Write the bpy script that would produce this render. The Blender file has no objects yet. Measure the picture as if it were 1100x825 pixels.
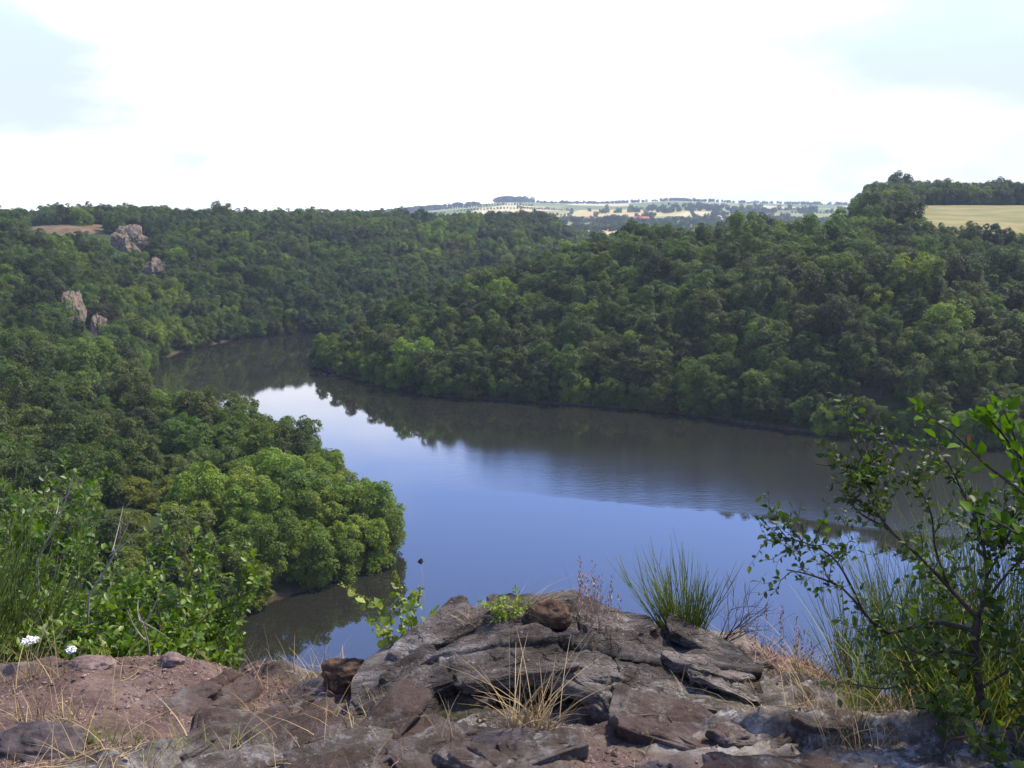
import bpy, math
import numpy as np
from mathutils import Vector

sc = bpy.context.scene
COL = sc.collection
R = math.radians

# ------------------------------------------------------------------ camera, sky, sun, exposure
CAMZ = 60.0
PITCH = R(9.4)
FPX = 1130.0
cam_d = bpy.data.cameras.new('camera')
cam = bpy.data.objects.new('camera', cam_d)
COL.objects.link(cam)
cam.location = (0, 0, CAMZ)
cam.rotation_euler = (math.pi / 2 - PITCH, 0, 0)
cam_d.sensor_fit = 'HORIZONTAL'
cam_d.sensor_width = 36.0
cam_d.lens = 36.0 * FPX / 1100.0
cam_d.clip_start = 0.05
cam_d.clip_end = 30000
sc.camera = cam

SUN_DIR = Vector((0.62, 0.36, 1.0)).normalized()
SUN_EL = math.asin(SUN_DIR.z)
SUN_AZ = math.atan2(SUN_DIR.x, SUN_DIR.y)

world = bpy.data.worlds.new('World')
sc.world = world
world.use_nodes = True
wt = world.node_tree
wn, wl = wt.nodes, wt.links
bg = wn['Background']
bg.inputs['Strength'].default_value = 0.15
sky = wn.new('ShaderNodeTexSky')
sky.sky_type = 'NISHITA'
sky.sun_disc = False
sky.sun_elevation = SUN_EL
sky.sun_rotation = SUN_AZ
sky.air_density = 1.0
sky.dust_density = 0.3
sky.ozone_density = 2.0
tc = wn.new('ShaderNodeTexCoord')
sep = wn.new('ShaderNodeSeparateXYZ')
wl.new(tc.outputs['Generated'], sep.inputs[0])
# bank of white cloud low in the sky, broken above
mp = wn.new('ShaderNodeMapping')
mp.inputs['Scale'].default_value = (1.0, 1.0, 3.2)
wl.new(tc.outputs['Generated'], mp.inputs[0])
cn = wn.new('ShaderNodeTexNoise')
cn.inputs['Scale'].default_value = 3.0
cn.inputs['Detail'].default_value = 6
cn.inputs['Roughness'].default_value = 0.55
wl.new(mp.outputs[0], cn.inputs['Vector'])
def wmath(op, a, b=None, clamp=False):
    n = wn.new('ShaderNodeMath'); n.operation = op; n.use_clamp = clamp
    for i, v in enumerate((a, b)):
        if v is None: continue
        if isinstance(v, (int, float)): n.inputs[i].default_value = v
        else: wl.new(v, n.inputs[i])
    return n.outputs[0]
def wramp(val, a, b, c=0.0, d=1.0):
    n = wn.new('ShaderNodeMapRange'); n.interpolation_type = 'SMOOTHSTEP'
    n.inputs['From Min'].default_value = a; n.inputs['From Max'].default_value = b
    n.inputs['To Min'].default_value = c; n.inputs['To Max'].default_value = d
    wl.new(val, n.inputs['Value']); return n.outputs[0]
# cover: full near the horizon, thinning with height, noise breaks the edge
h = wmath('ABSOLUTE', sep.outputs['Z'])
h2 = wmath('ADD', h, wmath('MULTIPLY', wmath('SUBTRACT', cn.outputs['Fac'], 0.5), -0.22))
bank = wramp(h2, 0.15, 0.27, 1.0, 0.03)
high = wmath('MULTIPLY', wramp(h, 0.50, 0.75), wramp(cn.outputs['Fac'], 0.35, 0.6, 0.15, 0.45))
cover = wmath('MAXIMUM', wmath('MULTIPLY', bank, wmath('SUBTRACT', 1.0, wmath('MULTIPLY', wramp(h, 0.10, 0.19), 0.12))), high, True)
cn2 = wn.new('ShaderNodeTexNoise'); cn2.inputs['Scale'].default_value = 4.0; cn2.inputs['Detail'].default_value = 5
wl.new(mp.outputs[0], cn2.inputs['Vector'])
def patch(v, r0, r1):      # a thinner place in the cloud round one compass direction
    n = wn.new('ShaderNodeVectorMath'); n.operation = 'DISTANCE'; n.inputs[1].default_value = Vector(v).normalized()
    wl.new(tc.outputs['Generated'], n.inputs[0])
    return wramp(wmath('ADD', n.outputs['Value'], wmath('MULTIPLY', wmath('SUBTRACT', cn2.outputs['Fac'], 0.5), 0.8)), r0, r1, 1.0, 0.0)
thin = wmath('MAXIMUM', patch((-0.47, 1.03, 0.115), 0.02, 0.26), patch((0.52, 1.0, 0.20), 0.10, 0.55))
cl = wn.new('ShaderNodeMixRGB'); cl.inputs['Color1'].default_value = (9.4, 9.5, 9.7, 1); cl.inputs['Color2'].default_value = (3.45, 3.95, 4.15, 1)
wl.new(wmath('MAXIMUM', thin, wramp(h, 0.30, 0.55)), cl.inputs['Fac'])
mixc = wn.new('ShaderNodeMixRGB')
wl.new(cl.outputs[0], mixc.inputs['Color2'])
wl.new(cover, mixc.inputs['Fac'])
skt = wn.new('ShaderNodeMixRGB'); skt.blend_type = 'MULTIPLY'; skt.inputs['Fac'].default_value = 1.0
skt.inputs['Color2'].default_value = (1.18, 1.28, 1.86, 1)
wl.new(sky.outputs[0], skt.inputs['Color1'])
wl.new(skt.outputs[0], mixc.inputs['Color1'])
wl.new(mixc.outputs[0], bg.inputs['Color'])

sun_d = bpy.data.lights.new('sun', 'SUN')
sun_d.energy = 4.9
sun_d.angle = R(5)
sun_d.color = (1.0, 0.91, 0.74)
sun = bpy.data.objects.new('sun', sun_d)
COL.objects.link(sun)
sun.location = (200, -50, 400)
sun.rotation_euler = SUN_DIR.to_track_quat('Z', 'Y').to_euler()

sc.view_settings.view_transform = 'Standard'
sc.view_settings.look = 'None'
sc.view_settings.exposure = 0.65
sc.view_settings.gamma = 1.0
sc.view_settings.use_curve_mapping = False
sc.render.engine = 'CYCLES'
sc.cycles.use_denoising = True
sc.cycles.max_bounces = 6
sc.cycles.diffuse_bounces = 3
sc.cycles.glossy_bounces = 3
sc.cycles.transmission_bounces = 3
sc.cycles.volume_bounces = 0
sc.cycles.transparent_max_bounces = 8

# ------------------------------------------------------------------ noise
def _hash(ix, iy, iz, seed):
    with np.errstate(over='ignore'):
        h = (ix.astype(np.uint32) * np.uint32(374761393) + iy.astype(np.uint32) * np.uint32(668265263)
             + iz.astype(np.uint32) * np.uint32(2147483647) + np.uint32(seed) * np.uint32(1274126177))
        h = (h ^ (h >> np.uint32(13))) * np.uint32(1274126177)
        h = (h ^ (h >> np.uint32(16))) * np.uint32(2246822519)
        h = h ^ (h >> np.uint32(15))
    return (h & np.uint32(0xffffff)).astype(np.float64) / float(0xffffff)
def vnoise(p, seed=0):
    p = np.asarray(p, float)
    i = np.floor(p).astype(np.int64); f = p - i
    f = f * f * f * (f * (f * 6 - 15) + 10)
    i = i.astype(np.int32)
    r = 0
    for dx in (0, 1):
        for dy in (0, 1):
            for dz in (0, 1):
                w = (f[..., 0] if dx else 1 - f[..., 0]) * (f[..., 1] if dy else 1 - f[..., 1]) * (f[..., 2] if dz else 1 - f[..., 2])
                r = r + w * _hash(i[..., 0] + dx, i[..., 1] + dy, i[..., 2] + dz, seed)
    return r * 2 - 1
def fbm(p, octv=4, seed=0, gain=0.5, ridged=False):
    p = np.asarray(p, float); a, s, t = 1.0, 0.0, 0.0
    for k in range(octv):
        n = vnoise(p, seed + k * 17)
        if ridged: n = 1 - 2 * np.abs(n)
        s = s + a * n; t += a
        a *= gain; p = p * 2.03 + 13.7
    return s / t
def P3(x, y, s, z=0.0):
    x = np.asarray(x, float); y = np.asarray(y, float)
    return np.stack([x * s, y * s, np.full_like(x, z) + 0 * x], -1)
def sstep(a, b, x):
    t = np.clip((np.asarray(x, float) - a) / (b - a), 0, 1)
    return t * t * (3 - 2 * t)

# ------------------------------------------------------------------ photo pixel -> world (at a chosen distance)
def ray(px, py):
    dx = (px - 550) / FPX; dz = -(py - 412.5) / FPX
    return np.array([dx, math.cos(PITCH) + math.sin(PITCH) * dz, -math.sin(PITCH) + math.cos(PITCH) * dz])
def at_y(px, py, Y):
    d = ray(px, py); return d * (Y / d[1]) + np.array([0, 0, CAMZ])
def at_water(px, py):
    d = ray(px, py); t = CAMZ / -d[2]; return (d[0] * t, d[1] * t)
def project(P):
    P = np.asarray(P, float); x, y, z = P[..., 0], P[..., 1], P[..., 2] - CAMZ
    c, s = math.cos(PITCH), math.sin(PITCH)
    dep = y * c - z * s; v = y * s + z * c
    return 550 + FPX * x / dep, 412.5 - FPX * v / dep, dep

# ------------------------------------------------------------------ helpers: meshes, materials, tags
class MB:
    def __init__(s): s.v = []; s.q = []; s.t = []; s.n = 0
    def add(s, v, q=None, t=None):
        v = np.asarray(v, float).reshape(-1, 3); s.v.append(v)
        if q is not None and len(q): s.q.append(np.asarray(q, np.int64).reshape(-1, 4) + s.n)
        if t is not None and len(t): s.t.append(np.asarray(t, np.int64).reshape(-1, 3) + s.n)
        s.n += len(v)
    def mesh(s, name, mat, smooth=True):
        me = bpy.data.meshes.new(name)
        v = np.concatenate(s.v)
        q = np.concatenate(s.q) if s.q else np.zeros((0, 4), np.int64)
        t = np.concatenate(s.t) if s.t else np.zeros((0, 3), np.int64)
        me.vertices.add(len(v)); me.vertices.foreach_set('co', v.astype(np.float32).ravel())
        loops = np.concatenate([q.ravel(), t.ravel()]).astype(np.int32)
        me.loops.add(len(loops)); me.loops.foreach_set('vertex_index', loops)
        starts = np.concatenate([np.arange(len(q)) * 4, len(q) * 4 + np.arange(len(t)) * 3]).astype(np.int32)
        me.polygons.add(len(q) + len(t)); me.polygons.foreach_set('loop_start', starts)
        me.polygons.foreach_set('use_smooth', np.full(len(q) + len(t), smooth, bool))
        if mat: me.materials.append(mat)
        me.update(calc_edges=True); me.validate()
        return me
    def obj(s, name, mat, parent=None, smooth=True, loc=(0, 0, 0)):
        me = s.mesh(name, mat, smooth)
        return link(name, me, parent, loc)
def link(name, me, parent=None, loc=(0, 0, 0)):
    o = bpy.data.objects.new(name, me); COL.objects.link(o); o.location = loc
    if parent is not None: o.parent = parent
    return o
def tag(o, label, cat, group=None):
    o['label'] = label; o['category'] = cat
    if group: o['group'] = group
    return o
def empty(name, loc, label, cat, group=None):
    o = bpy.data.objects.new(name, None); COL.objects.link(o)
    o.location = [float(c) for c in loc]; o.empty_display_size = 0.1
    return tag(o, label, cat, group)
def grid_faces(nu, nv):
    i = np.arange(nu - 1)[:, None] * nv + np.arange(nv - 1)[None, :]
    return np.stack([i, i + nv, i + nv + 1, i + 1], -1).reshape(-1, 4)

def new_mat(name):
    m = bpy.data.materials.new(name); m.use_nodes = True
    nt = m.node_tree; b = nt.nodes['Principled BSDF']
    return m, nt, nt.nodes, nt.links, b
def nnoise(nt, scale, detail=4, vec=None, rough=0.55, dist=0.0):
    n = nt.nodes.new('ShaderNodeTexNoise')
    n.inputs['Scale'].default_value = scale; n.inputs['Detail'].default_value = detail
    n.inputs['Roughness'].default_value = rough; n.inputs['Distortion'].default_value = dist
    if vec is not None: nt.links.new(vec, n.inputs['Vector'])
    return n.outputs['Fac']
def nramp(nt, fac, stops):
    n = nt.nodes.new('ShaderNodeValToRGB'); e = n.color_ramp.elements
    while len(e) < len(stops): e.new(0.5)
    for el, (p, c) in zip(e, stops): el.position = p; el.color = (*c, 1) if len(c) == 3 else c
    nt.links.new(fac, n.inputs['Fac']); return n.outputs['Color']
def nmix(nt, fac, a, b, mode='MIX'):
    n = nt.nodes.new('ShaderNodeMixRGB'); n.blend_type = mode
    for k, v in (('Fac', fac), ('Color1', a), ('Color2', b)):
        if isinstance(v, (int, float)): n.inputs[k].default_value = v
        elif isinstance(v, tuple): n.inputs[k].default_value = (*v, 1)
        else: nt.links.new(v, n.inputs[k])
    return n.outputs['Color']
def nmath(nt, op, a, b=None, clamp=False):
    n = nt.nodes.new('ShaderNodeMath'); n.operation = op; n.use_clamp = clamp
    for i, v in enumerate((a, b)):
        if v is None: continue
        if isinstance(v, (int, float)): n.inputs[i].default_value = v
        else: nt.links.new(v, n.inputs[i])
    return n.outputs[0]
def nrange(nt, v, a, b, c=0.0, d=1.0):
    n = nt.nodes.new('ShaderNodeMapRange'); n.interpolation_type = 'SMOOTHSTEP'
    for k, x in (('From Min', a), ('From Max', b), ('To Min', c), ('To Max', d)): n.inputs[k].default_value = x
    nt.links.new(v, n.inputs['Value']); return n.outputs[0]
def nbump(nt, b, height, strength, dist):
    n = nt.nodes.new('ShaderNodeBump'); n.inputs['Strength'].default_value = strength; n.inputs['Distance'].default_value = dist
    nt.links.new(height, n.inputs['Height']); nt.links.new(n.outputs[0], b.inputs['Normal'])
def attr(nt, name):
    n = nt.nodes.new('ShaderNodeAttribute'); n.attribute_name = name; return n.outputs['Fac']

def leaf_mat(name, lo, hi, alt, trans=0.3, inst=True, spec=0.25, rough=0.55, altw=0.35):
    """foliage: colour varies leaf by leaf and, for trees, tree by tree"""
    lo, hi, alt = [(c_[0] * 1.34, c_[1] * 1.17, c_[2] * 0.48) for c_ in (lo, hi, alt)]
    m, nt, N, L, b = new_mat(name)
    g = N.new('ShaderNodeNewGeometry')
    c = nmix(nt, g.outputs['Random Per Island'], lo, hi)
    if inst:
        oi = N.new('ShaderNodeObjectInfo')
        c = nmix(nt, nrange(nt, oi.outputs['Random'], 0.6, 1.0, 0, altw * 0.8), c, alt)
        w = N.new('ShaderNodeTexWhiteNoise'); w.noise_dimensions = '1D'
        L.new(oi.outputs['Random'], w.inputs['W'])
        hs = N.new('ShaderNodeHueSaturation')
        L.new(nrange(nt, w.outputs['Value'], 0, 1, 0.62, 1.35), hs.inputs['Value'])
        L.new(nrange(nt, oi.outputs['Random'], 0, 1, 0.472, 0.508), hs.inputs['Hue'])
        L.new(c, hs.inputs['Color']); c = hs.outputs[0]
    else:
        c = nmix(nt, nrange(nt, g.outputs['Random Per Island'], 0.86, 0.95, 0, altw), c, alt)
    L.new(c, b.inputs['Base Color'])
    b.inputs['Roughness'].default_value = rough
    b.inputs['Specular IOR Level'].default_value = spec
    t = N.new('ShaderNodeBsdfTranslucent'); L.new(nmix(nt, 1.0, c, (1.15, 1.25, 0.6), 'MULTIPLY'), t.inputs['Color'])
    ms = N.new('ShaderNodeMixShader'); ms.inputs[0].default_value = trans
    L.new(b.outputs[0], ms.inputs[1]); L.new(t.outputs[0], ms.inputs[2])
    L.new(ms.outputs[0], N['Material Output'].inputs['Surface'])
    return m
def plain_mat(name, lo, hi, rough=0.8, scale=8.0, bump=0.0, island=False, spec=0.2):
    m, nt, N, L, b = new_mat(name)
    if island:
        f = N.new('ShaderNodeNewGeometry').outputs['Random Per Island']
    else:
        t = N.new('ShaderNodeTexCoord'); f = nnoise(nt, scale, 6, t.outputs['Object'])
        if bump: nbump(nt, b, f, bump, 0.02)
        f = nrange(nt, f, 0.3, 0.7)
    L.new(nmix(nt, f, lo, hi), b.inputs['Base Color'])
    b.inputs['Roughness'].default_value = rough; b.inputs['Specular IOR Level'].default_value = spec
    return m

# ------------------------------------------------------------------ river outline (world metres, water at z = 0)
W_ = at_water
right_bank = [(700, 190), (420, 215), (260, 232), (180, 246)] + [W_(*p) for p in
    ((1100, 484), (980, 474), (900, 468), (830, 459), (740, 445), (650, 437), (560, 431), (470, 426), (410, 413), (362, 402), (340, 393))]
back_channel = [(-72, 432), (-40, 480), (40, 545), (130, 600), (240, 705), (340, 900), (420, 1250), (350, 1250), (285, 960), (195, 770), (100, 655), (0, 590), (-60, 548)]
left_far = [W_(345, 357), W_(260, 363), W_(200, 376), W_(165, 388), (-136, 385), (-128, 340), (-108, 303), (-85, 275), (-62, 255), (-40, 226), (-29, 202)]
headland = [W_(424, 592), W_(415, 604), W_(380, 617), W_(330, 634), W_(270, 653), W_(238, 672), W_(222, 694)]
near_shore = [(-62, 116), (-76, 104), (-62, 90), (-30, 80), (0, 72), (40, 68), (100, 62), (200, 48), (420, 25), (700, 10)]
RIVER = np.array(right_bank + back_channel + left_far + headland + near_shore, float)

def sdist(x, y):
    """metres from the shore, positive on land"""
    x = np.asarray(x, float).ravel(); y = np.asarray(y, float).ravel()
    out = np.empty(len(x))
    A = RIVER; B = np.roll(RIVER, -1, 0)
    for s in range(0, len(x), 40000):
        px = x[s:s + 40000, None]; py = y[s:s + 40000, None]
        ex, ey = B[:, 0] - A[:, 0], B[:, 1] - A[:, 1]
        t = np.clip(((px - A[:, 0]) * ex + (py - A[:, 1]) * ey) / (ex * ex + ey * ey), 0, 1)
        d = np.sqrt(((px - A[:, 0] - t * ex) ** 2 + (py - A[:, 1] - t * ey) ** 2).min(1))
        c = (A[:, 1] > py) != (B[:, 1] > py)
        xi = A[:, 0] + (py - A[:, 1]) / np.where(ey == 0, 1e-9, ey) * ex
        inside = ((c & (px < xi)).sum(1) % 2) == 1
        out[s:s + 40000] = np.where(inside, -d, d)
    return out

FARPX = np.array([0, 300, 380, 450, 520, 545, 600, 660, 720, 800, 900, 1000, 1200])
FARPY = np.array([232, 232, 231, 225, 219, 217, 219, 219, 216, 219, 220, 226, 228])
def hgt(x, y):
    """height of the land above the water"""
    shp = np.shape(x)
    x = np.asarray(x, float).ravel(); y = np.asarray(y, float).ravel()
    d = sdist(x, y)
    right = sstep(-60, 40, x - 0.12 * (y - 400)) * sstep(200, 260, y + 0.0 * x)   # the spur and right hill
    backside = sstep(0, 60, (y - 560) - 0.55 * x) * sstep(440, 520, y)
    right = right * (1 - backside)
    pen = np.exp(-(((x + 75) / 75) ** 2 + ((y - 205) / 95) ** 2))
    Wd = 128 - 42 * right + 55 * pen
    Pw = 1.0 + 0.35 * pen
    ratio = x / np.maximum(y, 1)
    P = 44.0 - 3.0 * sstep(-0.16, -0.05, ratio) * (y > 380) * (1 - right)
    P = P * (1 - 0.72 * sstep(0.02, 0.10, ratio) * backside)
    P = P + 9 * np.exp(-(((x + 272) / 58) ** 2 + ((y - 640) / 110) ** 2))
    P = P + 1.2 * right - 8 * sstep(110, 200, x) * (1 - sstep(400, 520, y)) * right
    n1 = fbm(P3(x, y, 1 / 90.0), 3, 3); n2 = fbm(P3(x, y, 1 / 320.0), 2, 9)
    dd = np.maximum(d, 0) * (1 + 0.28 * n1) 
    s = np.maximum(dd / Wd, 0)
    h = P * np.tanh(1.25 * s ** Pw) + n2 * 3.0 * np.clip(s, 0, 1) + n1 * 3.0 * np.clip(s * 2, 0, 1)
    h = np.maximum(h, np.minimum(d, 12) * 0.45) + 0.25
    # meadow on the right rises to the wood behind it
    mead = sstep(0.302, 0.338, x / np.maximum(y, 1)) * sstep(395, 440, y) * (1 - sstep(900, 1150, y))
    h = h * (1 - mead) + mead * (52.7 + 9.6 * (np.clip(y, 380, 690) - 430) / 220 + 0.25 * n1)
    # own cliff
    r = np.sqrt(x * x * 0.8 + np.maximum(y, 0) ** 2)
    near = (y < 140) & (y > -400)
    cap = np.where(y > -3, 57 - 0.8 * np.maximum(r - 4, 0), 57)
    cap = np.where(d < 60, np.minimum(cap, np.maximum(d, 0) * 1.3 + 0.3), cap)
    hn = np.where(y < 60, np.maximum(np.minimum(58, d * 1.3), 0.3), h)
    h = np.where(near, np.minimum(np.where(r < 75, hn, h), np.where(r < 75, np.maximum(cap, 0.3), 1e9)), h)
    # country beyond: dips, then climbs to the skyline
    pxx = 550 + FPX * x / np.maximum(y, 1)
    far_py = np.interp(pxx, FARPX, FARPY)
    skyh = 60 + 4200 * np.tan(np.arctan((412.5 - far_py) / FPX) - PITCH)
    nf = fbm(P3(x, y, 1 / 700.0), 3, 21)
    t = sstep(1500, 4200, y)
    far = 30 + (skyh - 30) * t + nf * 9 * (1 - 0.8 * sstep(3300, 4200, y)) - 40 * sstep(4250, 5400, y)
    w = sstep(900, 1450, y)
    h = np.where(d > -0.5, h * (1 - w) + far * w, h)
    h = np.where(d <= 0, -0.3 - np.minimum(-d, 20) * 0.12, h)
    return h.reshape(shp)

def hit(px, py, t0=60, t1=5000):
    """first point of the land under a photo pixel"""
    d = ray(px, py); d = d / np.linalg.norm(d)
    t = np.geomspace(t0, t1, 1600); x = d[0] * t; y = d[1] * t; z = CAMZ + d[2] * t
    k = np.argmax(z < hgt(x, y) + 0.01)
    return np.array([x[k], y[k], hgt(np.array([x[k]]), np.array([y[k]]))[0]])

# ------------------------------------------------------------------ the land as one sheet to the horizon
ang = np.concatenate([np.arange(-180, -40, 5.0), np.arange(-40, 40.01, 0.36), np.arange(45, 180.1, 5.0)])
rad = np.concatenate([[0.0], np.geomspace(5, 95, 90)[:-1], np.arange(95, 640, 2.4), np.geomspace(640, 1500, 130), np.geomspace(1520, 5400, 60)])
AA, RR = np.meshgrid(np.radians(ang), rad, indexing='ij')
gx, gy = RR * np.sin(AA), RR * np.cos(AA)
gz = hgt(gx, gy)
m_land, nt, N, L, b = new_mat('woodland_floor')
geo = N.new('ShaderNodeNewGeometry'); pos = geo.outputs['Position']
sp = N.new('ShaderNodeSeparateXYZ'); L.new(pos, sp.inputs[0])
floor_c = nramp(nt, nnoise(nt, 0.15, 8, pos), [(0.3, (0.018, 0.026, 0.008)), (0.6, (0.035, 0.05, 0.014)), (0.75, (0.06, 0.05, 0.03))])
bank_c = nramp(nt, nnoise(nt, 0.8, 6, pos), [(0.3, (0.035, 0.026, 0.016)), (0.7, (0.085, 0.058, 0.038))])
c = nmix(nt, nrange(nt, sp.outputs['Z'], 0.45, 0.9), bank_c, floor_c)
vor = N.new('ShaderNodeTexVoronoi'); vor.inputs['Scale'].default_value = 1 / 190.0
mpf = N.new('ShaderNodeMapping'); mpf.inputs['Scale'].default_value = (1.0, 0.45, 0.0); mpf.inputs['Rotation'].default_value = (0, 0, 0.3)
L.new(pos, mpf.inputs[0]); L.new(mpf.outputs[0], vor.inputs['Vector'])
sc_ = N.new('ShaderNodeSeparateColor'); L.new(vor.outputs['Color'], sc_.inputs[0])
far_c = nramp(nt, sc_.outputs[0], [(0.0, (0.10, 0.13, 0.035)), (0.25, (0.20, 0.19, 0.065)), (0.42, (0.42, 0.32, 0.13)), (0.6, (0.24, 0.24, 0.09)), (0.75, (0.47, 0.38, 0.2)), (0.92, (0.09, 0.14, 0.04))])
for e in N:
    if e.type == 'VALTORGB' and len(e.color_ramp.elements) == 6: e.color_ramp.interpolation = 'CONSTANT'
far_c = nmix(nt, nrange(nt, nnoise(nt, 0.02, 5, pos), 0.35, 0.65, 0, 0.35), far_c, (0.16, 0.17, 0.06))
c = nmix(nt, nrange(nt, sp.outputs['Y'], 1180, 1230), c, far_c)
L.new(c, b.inputs['Base Color']); b.inputs['Roughness'].default_value = 0.95; b.inputs['Specular IOR Level'].default_value = 0.1
nbump(nt, b, nnoise(nt, 0.5, 6, pos), 0.6, 0.6)
mb = MB(); mb.add(np.stack([gx, gy, gz], -1), grid_faces(len(ang), len(rad)))
o = mb.obj('hills', m_land); o['kind'] = 'structure'

# ------------------------------------------------------------------ water
m_wat, nt, N, L, b = new_mat('river_water')
geo = N.new('ShaderNodeNewGeometry'); pos = geo.outputs['Position']
sp = N.new('ShaderNodeSeparateXYZ'); L.new(pos, sp.inputs[0])
b.inputs['Base Color'].default_value = (0.016, 0.015, 0.011, 1)
b.inputs['IOR'].default_value = 1.5
b.inputs['Specular IOR Level'].default_value = 0.75
# a breeze roughens a band of the river; the rest is glassy
def line_side(p, q):
    (ax, ay), (bx, by) = p, q
    nx, ny = -(by - ay), bx - ax; l = math.hypot(nx, ny); nx /= l; ny /= l
    s = nmath(nt, 'ADD', nmath(nt, 'MULTIPLY', sp.outputs['X'], nx), nmath(nt, 'MULTIPLY', sp.outputs['Y'], ny))
    return nmath(nt, 'SUBTRACT', s, ax * nx + ay * ny)
wob = nmath(nt, 'MULTIPLY', nmath(nt, 'SUBTRACT', nnoise(nt, 0.03, 4, pos), 0.5), 16.0)
lower = nmath(nt, 'ADD', line_side(at_water(470, 522), at_water(700, 546)), wob)
upper = nmath(nt, 'ADD', line_side(at_water(450, 474), at_water(900, 474)), nmath(nt, 'MULTIPLY', wob, 1.5))
band = nmath(nt, 'MULTIPLY', nrange(nt, lower, 0.0, 3.5), nrange(nt, upper, -22, 16, 1, 0))
xfade = nrange(nt, sp.outputs['X'], -32, 2, 0.0, 1.0)
band = nmath(nt, 'MULTIPLY', band, xfade)
L.new(nmath(nt, 'ADD', nmath(nt, 'MULTIPLY', band, 0.13), 0.025), b.inputs['Roughness'])
mpw = N.new('ShaderNodeMapping'); mpw.inputs['Scale'].default_value = (0.5, 1.0, 1.0); L.new(pos, mpw.inputs[0])
rip = nmath(nt, 'ADD', nnoise(nt, 0.9, 3, mpw.outputs[0]), nmath(nt, 'MULTIPLY', nnoise(nt, 0.12, 2, mpw.outputs[0]), 1.2))
bn = N.new('ShaderNodeBump'); bn.inputs['Distance'].default_value = 0.05
L.new(nmath(nt, 'ADD', nmath(nt, 'MULTIPLY', band, 0.5), 0.06), bn.inputs['Strength'])
L.new(rip, bn.inputs['Height']); L.new(bn.outputs[0], b.inputs['Normal'])
xs = np.linspace(-900, 900, 31); ys = np.linspace(-300, 1500, 31)
XX, YY = np.meshgrid(xs, ys, indexing='ij')
mb = MB(); mb.add(np.stack([XX, YY, 0 * XX], -1), grid_faces(31, 31))
o = mb.obj('river', m_wat); o['kind'] = 'structure'

# ------------------------------------------------------------------ haze
m_haze = bpy.data.materials.new('haze'); m_haze.use_nodes = True
nt = m_haze.node_tree; nt.nodes.remove(nt.nodes['Principled BSDF'])
pv = nt.nodes.new('ShaderNodeVolumePrincipled')
pv.inputs['Color'].default_value = (0.66, 0.77, 0.95, 1)
pv.inputs['Density'].default_value = 0.000095
pv.inputs['Anisotropy'].default_value = 0.2
nt.links.new(pv.outputs[0], nt.nodes['Material Output'].inputs['Volume'])
hx0, hx1, hy0, hy1, hz0, hz1 = -5450, 5450, -5450, 5450, -60, 150
v = [(x, y, z) for x in (hx0, hx1) for y in (hy0, hy1) for z in (hz0, hz1)]
mb = MB(); mb.add(v, [(0, 1, 3, 2), (4, 6, 7, 5), (0, 4, 5, 1), (2, 3, 7, 6), (0, 2, 6, 4), (1, 5, 7, 3)])
o = mb.obj('haze', m_haze, smooth=False); o['kind'] = 'stuff'

# ------------------------------------------------------------------ meadow on the right hill
m_field, nt, N, L, b = new_mat('dry_meadow')
geo = N.new('ShaderNodeNewGeometry'); pos = geo.outputs['Position']
c = nramp(nt, nnoise(nt, 0.05, 7, pos, 0.6), [(0.3, (0.12, 0.125, 0.04)), (0.5, (0.19, 0.165, 0.062)), (0.7, (0.27, 0.22, 0.09))])
c = nmix(nt, nrange(nt, nnoise(nt, 0.35, 5, pos), 0.52, 0.7, 0, 0.5), c, (0.15, 0.14, 0.05))
L.new(c, b.inputs['Base Color']); b.inputs['Roughness'].default_value = 0.95; b.inputs['Specular IOR Level'].default_value = 0.1
def in_field(x, y):
    return (x > 0.372 * y - 4) & (x > 165) & (y > 425 + 0.0 * x) & (y < 655) & (x < 620)
fx, fy = np.meshgrid(np.linspace(0, 1, 60), np.linspace(425, 655, 60), indexing='ij')
FX = (0.372 * fy - 4) + fx * (600 - 0.372 * fy)
mb = MB(); mb.add(np.stack([FX, fy, hgt(FX, fy) + 0.35], -1), grid_faces(60, 60))
o = mb.obj('field', m_field); o['kind'] = 'structure'

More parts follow.
